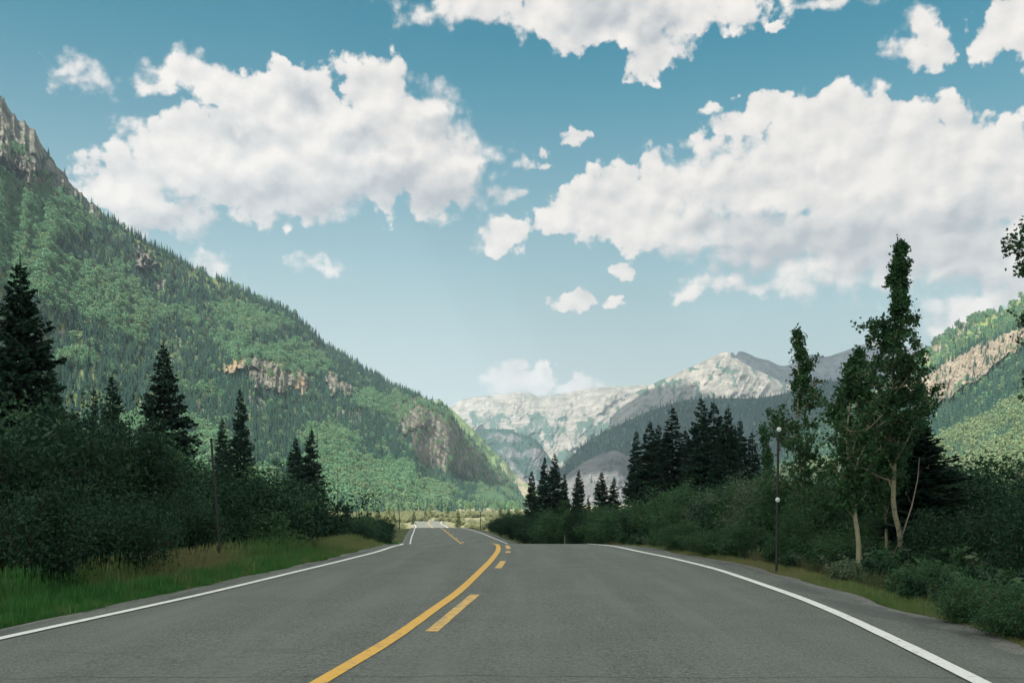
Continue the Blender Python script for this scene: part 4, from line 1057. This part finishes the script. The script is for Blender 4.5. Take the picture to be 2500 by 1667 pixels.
weeds(1, 520, 14, 'low leafy weeds and seedlings along the right shoulder')
scrub(-1, 420, 3, 'dark tangled scrub behind the left roadside bushes')
scrub(1, 420, 4, 'dark tangled scrub behind the right roadside bushes')

# sunlit flat beyond the shade: small trees and pale willows
rs = np.random.RandomState(9)
FT = [(868,1158,210,'s','pale green tree at the edge of the sunlit flat, left of the far road'),(893,1165,230,'a','small bright tree left of the thin far post'),(905,1172,260,'s','little spruce beside the thin far post'),
 (950,1168,330,'s','slim sunlit spruce left of the far road end'),(977,1165,420,'s','narrow spruce left of the roundish pale tree'),(990,1160,400,'a','roundish pale tree directly above the far road end'),
 (1028,1158,520,'s','tall pale spruce right of the roundish tree'),(1052,1166,300,'s','slim young spruce on the right verge of the far bend'),(1080,1160,480,'a','yellow green tree in the flat right of the far bend'),
 (1092,1172,560,'s','tiny dark spruce behind the far right post'),(1106,1174,600,'s','tiny dark spruce right of the yellow green tree'),(1120,1172,560,'s','small dark spruce in the middle of the sunlit flat'),
 (1150,1156,420,'s','sunlit spruce left of the far bend group'),(1168,1162,440,'s','dark green spruce next to the far bend group'),(1185,1166,400,'a','pale bush-like tree at the foot of the far bend group')]
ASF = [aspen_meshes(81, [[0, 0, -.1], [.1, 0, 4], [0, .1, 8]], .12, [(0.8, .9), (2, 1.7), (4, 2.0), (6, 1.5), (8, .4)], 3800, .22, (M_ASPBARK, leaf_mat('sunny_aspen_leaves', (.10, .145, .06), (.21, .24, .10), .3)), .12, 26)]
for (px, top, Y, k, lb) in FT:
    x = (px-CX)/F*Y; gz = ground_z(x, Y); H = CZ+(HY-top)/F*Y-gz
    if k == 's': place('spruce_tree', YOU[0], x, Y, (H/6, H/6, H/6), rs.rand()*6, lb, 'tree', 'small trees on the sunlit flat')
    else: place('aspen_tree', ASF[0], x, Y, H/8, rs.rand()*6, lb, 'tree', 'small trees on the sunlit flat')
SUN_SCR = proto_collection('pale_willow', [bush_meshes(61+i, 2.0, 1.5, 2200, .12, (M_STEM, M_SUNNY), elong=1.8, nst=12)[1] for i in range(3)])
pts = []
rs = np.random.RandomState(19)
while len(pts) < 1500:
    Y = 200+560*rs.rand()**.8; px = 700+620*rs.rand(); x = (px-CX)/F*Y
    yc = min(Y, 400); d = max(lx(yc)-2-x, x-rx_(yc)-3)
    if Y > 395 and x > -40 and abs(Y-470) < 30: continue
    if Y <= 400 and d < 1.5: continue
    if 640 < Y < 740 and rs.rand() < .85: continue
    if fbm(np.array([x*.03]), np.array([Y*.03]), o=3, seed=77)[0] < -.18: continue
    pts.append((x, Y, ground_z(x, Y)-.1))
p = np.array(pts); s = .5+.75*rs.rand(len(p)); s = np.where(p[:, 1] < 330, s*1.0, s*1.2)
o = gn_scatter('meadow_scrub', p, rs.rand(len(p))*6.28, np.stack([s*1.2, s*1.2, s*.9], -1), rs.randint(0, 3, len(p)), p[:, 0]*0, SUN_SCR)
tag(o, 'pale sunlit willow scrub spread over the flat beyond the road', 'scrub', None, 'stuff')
# taller trees at the foot of the mountain
rs = np.random.RandomState(29); pts = []
while len(pts) < 2600:
    Y = 640+860*rs.rand(); px = 300+950*rs.rand(); x = (px-CX)/F*Y
    yb = np.interp(px, [300, 700, 900, 1030, 1100, 1250], [560, 760, 900, 1080, 1420, 1500])
    if Y > yb+60 or (Y < yb-190 and rs.rand() > .10): continue
    if rs.rand() < sstep(yb-40, yb-190, Y)*.6: continue
    pts.append((x, Y, ground_z(x, Y)-.2))
p = np.array(pts); s = .4+.5*rs.rand(len(p))
o = gn_scatter('forest', p, rs.rand(len(p))*6.28, np.stack([s*1.1, s*1.1, s], -1), np.where(rs.rand(len(p)) < .45, rs.randint(6, 12, len(p)), rs.randint(0, 6, len(p))), .2+.5*rs.rand(len(p)), FAR)
tag(o, 'sunlit belt of trees along the foot of the left mountain', 'forest', None, 'stuff')

# ---------------------------------------------------------------- grass
def grass_clump(seed, n, h, spread, wd, seedheads=0.0, bend=.35):
    rs = np.random.RandomState(seed); mb = MB()
    b = rs.randn(n, 2)*spread; a = rs.rand(n)*6.283; hh = h*(.45+.7*rs.rand(n)); be = hh*bend*(.2+rs.rand(n))
    d = np.stack([np.cos(a), np.sin(a)], -1); w_ = np.stack([-np.sin(a), np.cos(a)], -1)*wd/2
    z0 = np.full((n, 1), -.02)
    p0 = np.concatenate([b, z0], 1); p1 = np.concatenate([b+d*be[:, None]*.25, hh[:, None]*.55], 1); p2 = np.concatenate([b+d*be[:, None], hh[:, None]], 1)
    W_ = np.concatenate([w_, np.zeros((n, 1))], 1)
    mb.quads(np.stack([p0-W_, p0+W_, p1+W_*.8, p1-W_*.8], 1)); mb.tris(np.stack([p1-W_*.8, p1+W_*.8, p2], 1))
    k = int(n*seedheads)
    if k: mb.quads(np.stack([p2[:k]-[0, 0, .05], p2[:k]+W_[:k]*1.6, p2[:k]+[0, 0, .06], p2[:k]-W_[:k]*1.6], 1))
    return mb
M_GRASS = leaf_mat('green_grass', (.030, .125, .030), (.075, .215, .050), .35, tint=(.23, .225, .10), island=True)
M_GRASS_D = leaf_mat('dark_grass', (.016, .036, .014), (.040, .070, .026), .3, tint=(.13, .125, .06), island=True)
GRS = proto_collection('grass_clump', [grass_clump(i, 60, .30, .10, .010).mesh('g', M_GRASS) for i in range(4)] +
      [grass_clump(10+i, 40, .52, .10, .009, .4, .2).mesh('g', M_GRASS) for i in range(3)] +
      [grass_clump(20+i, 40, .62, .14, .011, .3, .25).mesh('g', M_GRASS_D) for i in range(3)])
def verge(side, n, seed, label):
    rs = np.random.RandomState(seed)
    Y = 5.5+ (90-5.5)*rs.rand(n)**1.7
    d = np.where(rs.rand(n) < .6, 1.7*rs.rand(n)**1.2, .6+3.0*rs.rand(n)) + .02
    if side < 0: x = lx(Y)-LS-.03-d-.12*fbm(Y*.7, Y*0, o=3, seed=4)
    else: x = rx_(Y)+RS+.02+d*.8+.12*fbm(Y*.7, Y*0, o=3, seed=5)
    nz = fbm(x*.6, Y*.35, o=3, seed=seed)
    if side < 0:
        patch = np.exp(-((Y-19)/3.5)**2)*sstep(.5, 1.0, d)+np.exp(-((Y-31)/5.0)**2)*.7+.5*np.exp(-((Y-44)/8)**2)
        tint = np.clip(patch*.9+.25*nz-.08+.15*rs.rand(n)**2+(rs.rand(n) < .06)*.7+.25*sstep(20, 34, Y)*rs.rand(n), 0, 1)
        bright = (Y < 19)
    else:
        patch = np.exp(-((Y-26)/5)**2)*.4+.4
        tint = np.clip(.28+patch*.6+.5*nz+.15*rs.rand(n)+.25*sstep(30, 50, Y), 0, 1)
        bright = (Y < 8)
    tall = (d > .9)
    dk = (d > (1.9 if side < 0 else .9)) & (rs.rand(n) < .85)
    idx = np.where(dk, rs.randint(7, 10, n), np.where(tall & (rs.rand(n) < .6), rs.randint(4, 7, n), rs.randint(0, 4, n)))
    s = (.55+.6*rs.rand(n))*np.where(d < .35, .6, 1.0)*(1+.003*Y)*np.where(Y > 26, .75, 1)
    if side > 0: s *= .50
    p = np.stack([x, Y, zground(x, Y)-.0], -1)
    # lift the first clumps up the shoulder's edge
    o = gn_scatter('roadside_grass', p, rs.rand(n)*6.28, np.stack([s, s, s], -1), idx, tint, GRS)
    tag(o, label, 'grass', None, 'stuff')
verge(-1, 15000, 8, 'green and tan roadside grass along the left shoulder')
verge(1, 12000, 9, 'short yellowish roadside grass along the right shoulder')

# ---------------------------------------------------------------- posts
M_POST = simple('dark_steel_post', (.014, .014, .014), .6, .4, .3, 10)
M_REFL = simple('white_reflector', (.62, .64, .64), .35, .5, .06, 20)
M_RIM = simple('grey_metal_rim', (.35, .36, .36), .5, .5, .1, 20)
def lathe_disc(r, th, seg=28):
    mb = MB(); a = np.linspace(0, 2*math.pi, seg, endpoint=False)
    prof = [(0.001, -th/2), (r*.97, -th/2), (r, -th*.3), (r, th*.3), (r*.97, th/2), (.001, th/2)]
    mb.grid(np.stack([np.stack([rr*np.cos(a), np.full(seg, yy_), rr*np.sin(a)], -1) for rr, yy_ in prof]), True); return mb
def post(name, foot, top, Y, rad, label, discs=(), cat='post'):
    f = P(foot[0], foot[1], Y); gz = ground_z(f[0], Y); root = empty(name, (f[0], Y, gz))
    t_ = P(top[0], top[1], Y)-np.array([f[0], Y, gz]); mb = MB()
    s = np.linspace(0, 1, 5)[:, None]; b = np.array([0, 0, -.3])
    mb.tube(b*(1-s)+t_*s, rad, 10)
    c = lathe_disc(rad, .02); 
    mb.build('pole', M_POST, root, True)
    cp = MB(); a = np.linspace(0, 2*math.pi, 10, endpoint=False)
    cp.grid(np.stack([np.stack([r_*np.cos(a), r_*np.sin(a), np.full(10, z_)], -1)+t_ for r_, z_ in ((rad*1.12, -.03), (rad*1.12, .006), (rad*.6, .02), (.001, .024))]), True)
    cp.build('cap', M_POST, root, True)
    for (dx, dy, r) in discs:
        q = P(dx, dy, Y)-np.array([f[0], Y, gz])
        dm = lathe_disc(r, .012); dm.v = [v+(q+[0, -rad-.012, 0]) for v in dm.v]; ro = dm.build('reflector', M_REFL, root, True)
        rm = MB(); aa = np.linspace(0, 2*math.pi, 29); rm.tube(np.stack([r*np.cos(aa), np.full(29, -rad-.014), r*np.sin(aa)], -1)+q, .004, 5); rm.build('rim', M_RIM, ro, True)
        bt = lathe_disc(.008, .010, 10); bt.v = [v+(q+[0, -rad-.020, 0]) for v in bt.v]; bt.build('bolt', M_RIM, ro, True)
    tag(root, label, cat, 'roadside poles'); return root
post('marker_pole', (1783, 1308), (1788, 980), 20.5, .027, 'dark upright pole with two round white reflectors on the right shoulder', [(1788, 986, .046), (1785, 1147, .046)])
post('marker_pole', (510, 1312), (485, 1008), 20.5, .024, 'bare dark leaning pole standing in the grass on the left', [])
post('marker_pole', (918, 1212), (916, 1160), 165, .07, 'thin distant pole left of the far road', [])
post('marker_pole', (1103, 1214), (1104, 1170), 150, .06, 'thin distant pole right of the far road', [(1104, 1172, .12)])

# ---------------------------------------------------------------- the cloud overhead whose shadow lies on the road
def overhead_cloud(cx0, cy0, cz0, ax_, ay_, alt, label, hgt=1.0, sd_=7):
    k = (alt-cz0)/sd[2]
    mb = MB()
    nu, nv = 200, 60
    # shadow outline on the ground: centre and half axes
    th = np.linspace(0, 2*math.pi, nu, endpoint=False); ph = np.linspace(-math.pi/2, math.pi/2, nv)
    TH, PH = np.meshgrid(th, ph)
    ex = np.sign(np.cos(TH))*np.abs(np.cos(TH))**.75; ey = np.sign(np.sin(TH))*np.abs(np.sin(TH))**.75
    rr = np.cos(PH)**.6
    X = ax_*ex*rr; Y = ay_*ey*rr; Z = np.where(PH > 0, 45, 22)*np.sin(PH)*hgt; q_ = .02/hgt
    n = ridged(X*q_+5, Y*q_, Z*q_, o=5, seed=sd_)
    k2 = 1+(.035 if hgt < 2 else .12)*n*rr; X, Y = X*k2, Y*k2; Z = Z+np.where(PH > 0, 16, 3)*n*rr*hgt
    G = np.stack([X, Y, Z], -1); mb.grid(G, True)
    o = mb.build('cloud', M_CLOUD, None, True)
    o.location = (cx0+sd[0]*k, cy0+sd[1]*k, alt)
    tag(o, label, 'cloud')
M_CLOUD, t = material('cloud_white')
principled(t, t.mix(t.noise(t.pos(), .02, 5), (.80, .81, .83), (.92, .92, .92)), 1.0, 0.0)
overhead_cloud(30, 40, 0, 235, 150, 1050, 'broad flat-bottomed cumulus overhead that shades the road')
overhead_cloud(1000, 2720, 150, 960, 900, 4200, 'high cumulus whose shadow darkens the forested ridge below the pale peak', 5, 8)
overhead_cloud(560, 4500, 450, 330, 520, 4300, 'high cumulus whose shadow greys the left flank of the pale peak', 4, 9)
overhead_cloud(1850, 5700, 550, 620, 560, 4400, 'high cumulus whose shadow lies on the grey mountain behind the peak', 4, 10)

# ---------------------------------------------------------------- haze
def haze():
    m, t = material('haze_air')
    v = t.new('ShaderNodeVolumePrincipled'); v.inputs['Color'].default_value = (.58, .75, .93, 1); v.inputs['Density'].default_value = 6.6e-5
    v.inputs['Anisotropy'].default_value = .2
    t.l.new(v.outputs[0], t.out.inputs['Volume'])
    x0, x1, y0, y1, z0, z1 = -9500, 9500, -7500, 10500, -30, 960
    mb = MB(); c = lambda x, y, z: [x, y, z]
    mb.quads([[c(x0,y0,z0),c(x0,y1,z0),c(x1,y1,z0),c(x1,y0,z0)],[c(x0,y0,z1),c(x1,y0,z1),c(x1,y1,z1),c(x0,y1,z1)],
              [c(x0,y0,z0),c(x1,y0,z0),c(x1,y0,z1),c(x0,y0,z1)],[c(x0,y1,z0),c(x0,y1,z1),c(x1,y1,z1),c(x1,y1,z0)],
              [c(x0,y0,z0),c(x0,y0,z1),c(x0,y1,z1),c(x0,y1,z0)],[c(x1,y0,z0),c(x1,y1,z0),c(x1,y1,z1),c(x1,y0,z1)]])
    me = mb.mesh('haze', m)
    import bmesh
    b = bmesh.new(); b.from_mesh(me); bmesh.ops.remove_doubles(b, verts=b.verts, dist=.01); bmesh.ops.recalc_face_normals(b, faces=b.faces); b.to_mesh(me); b.free()
    o = bpy.data.objects.new('haze', me); COL.objects.link(o)
    tag(o, 'thin blue summer haze filling the valley', 'haze', None, 'stuff')
haze()
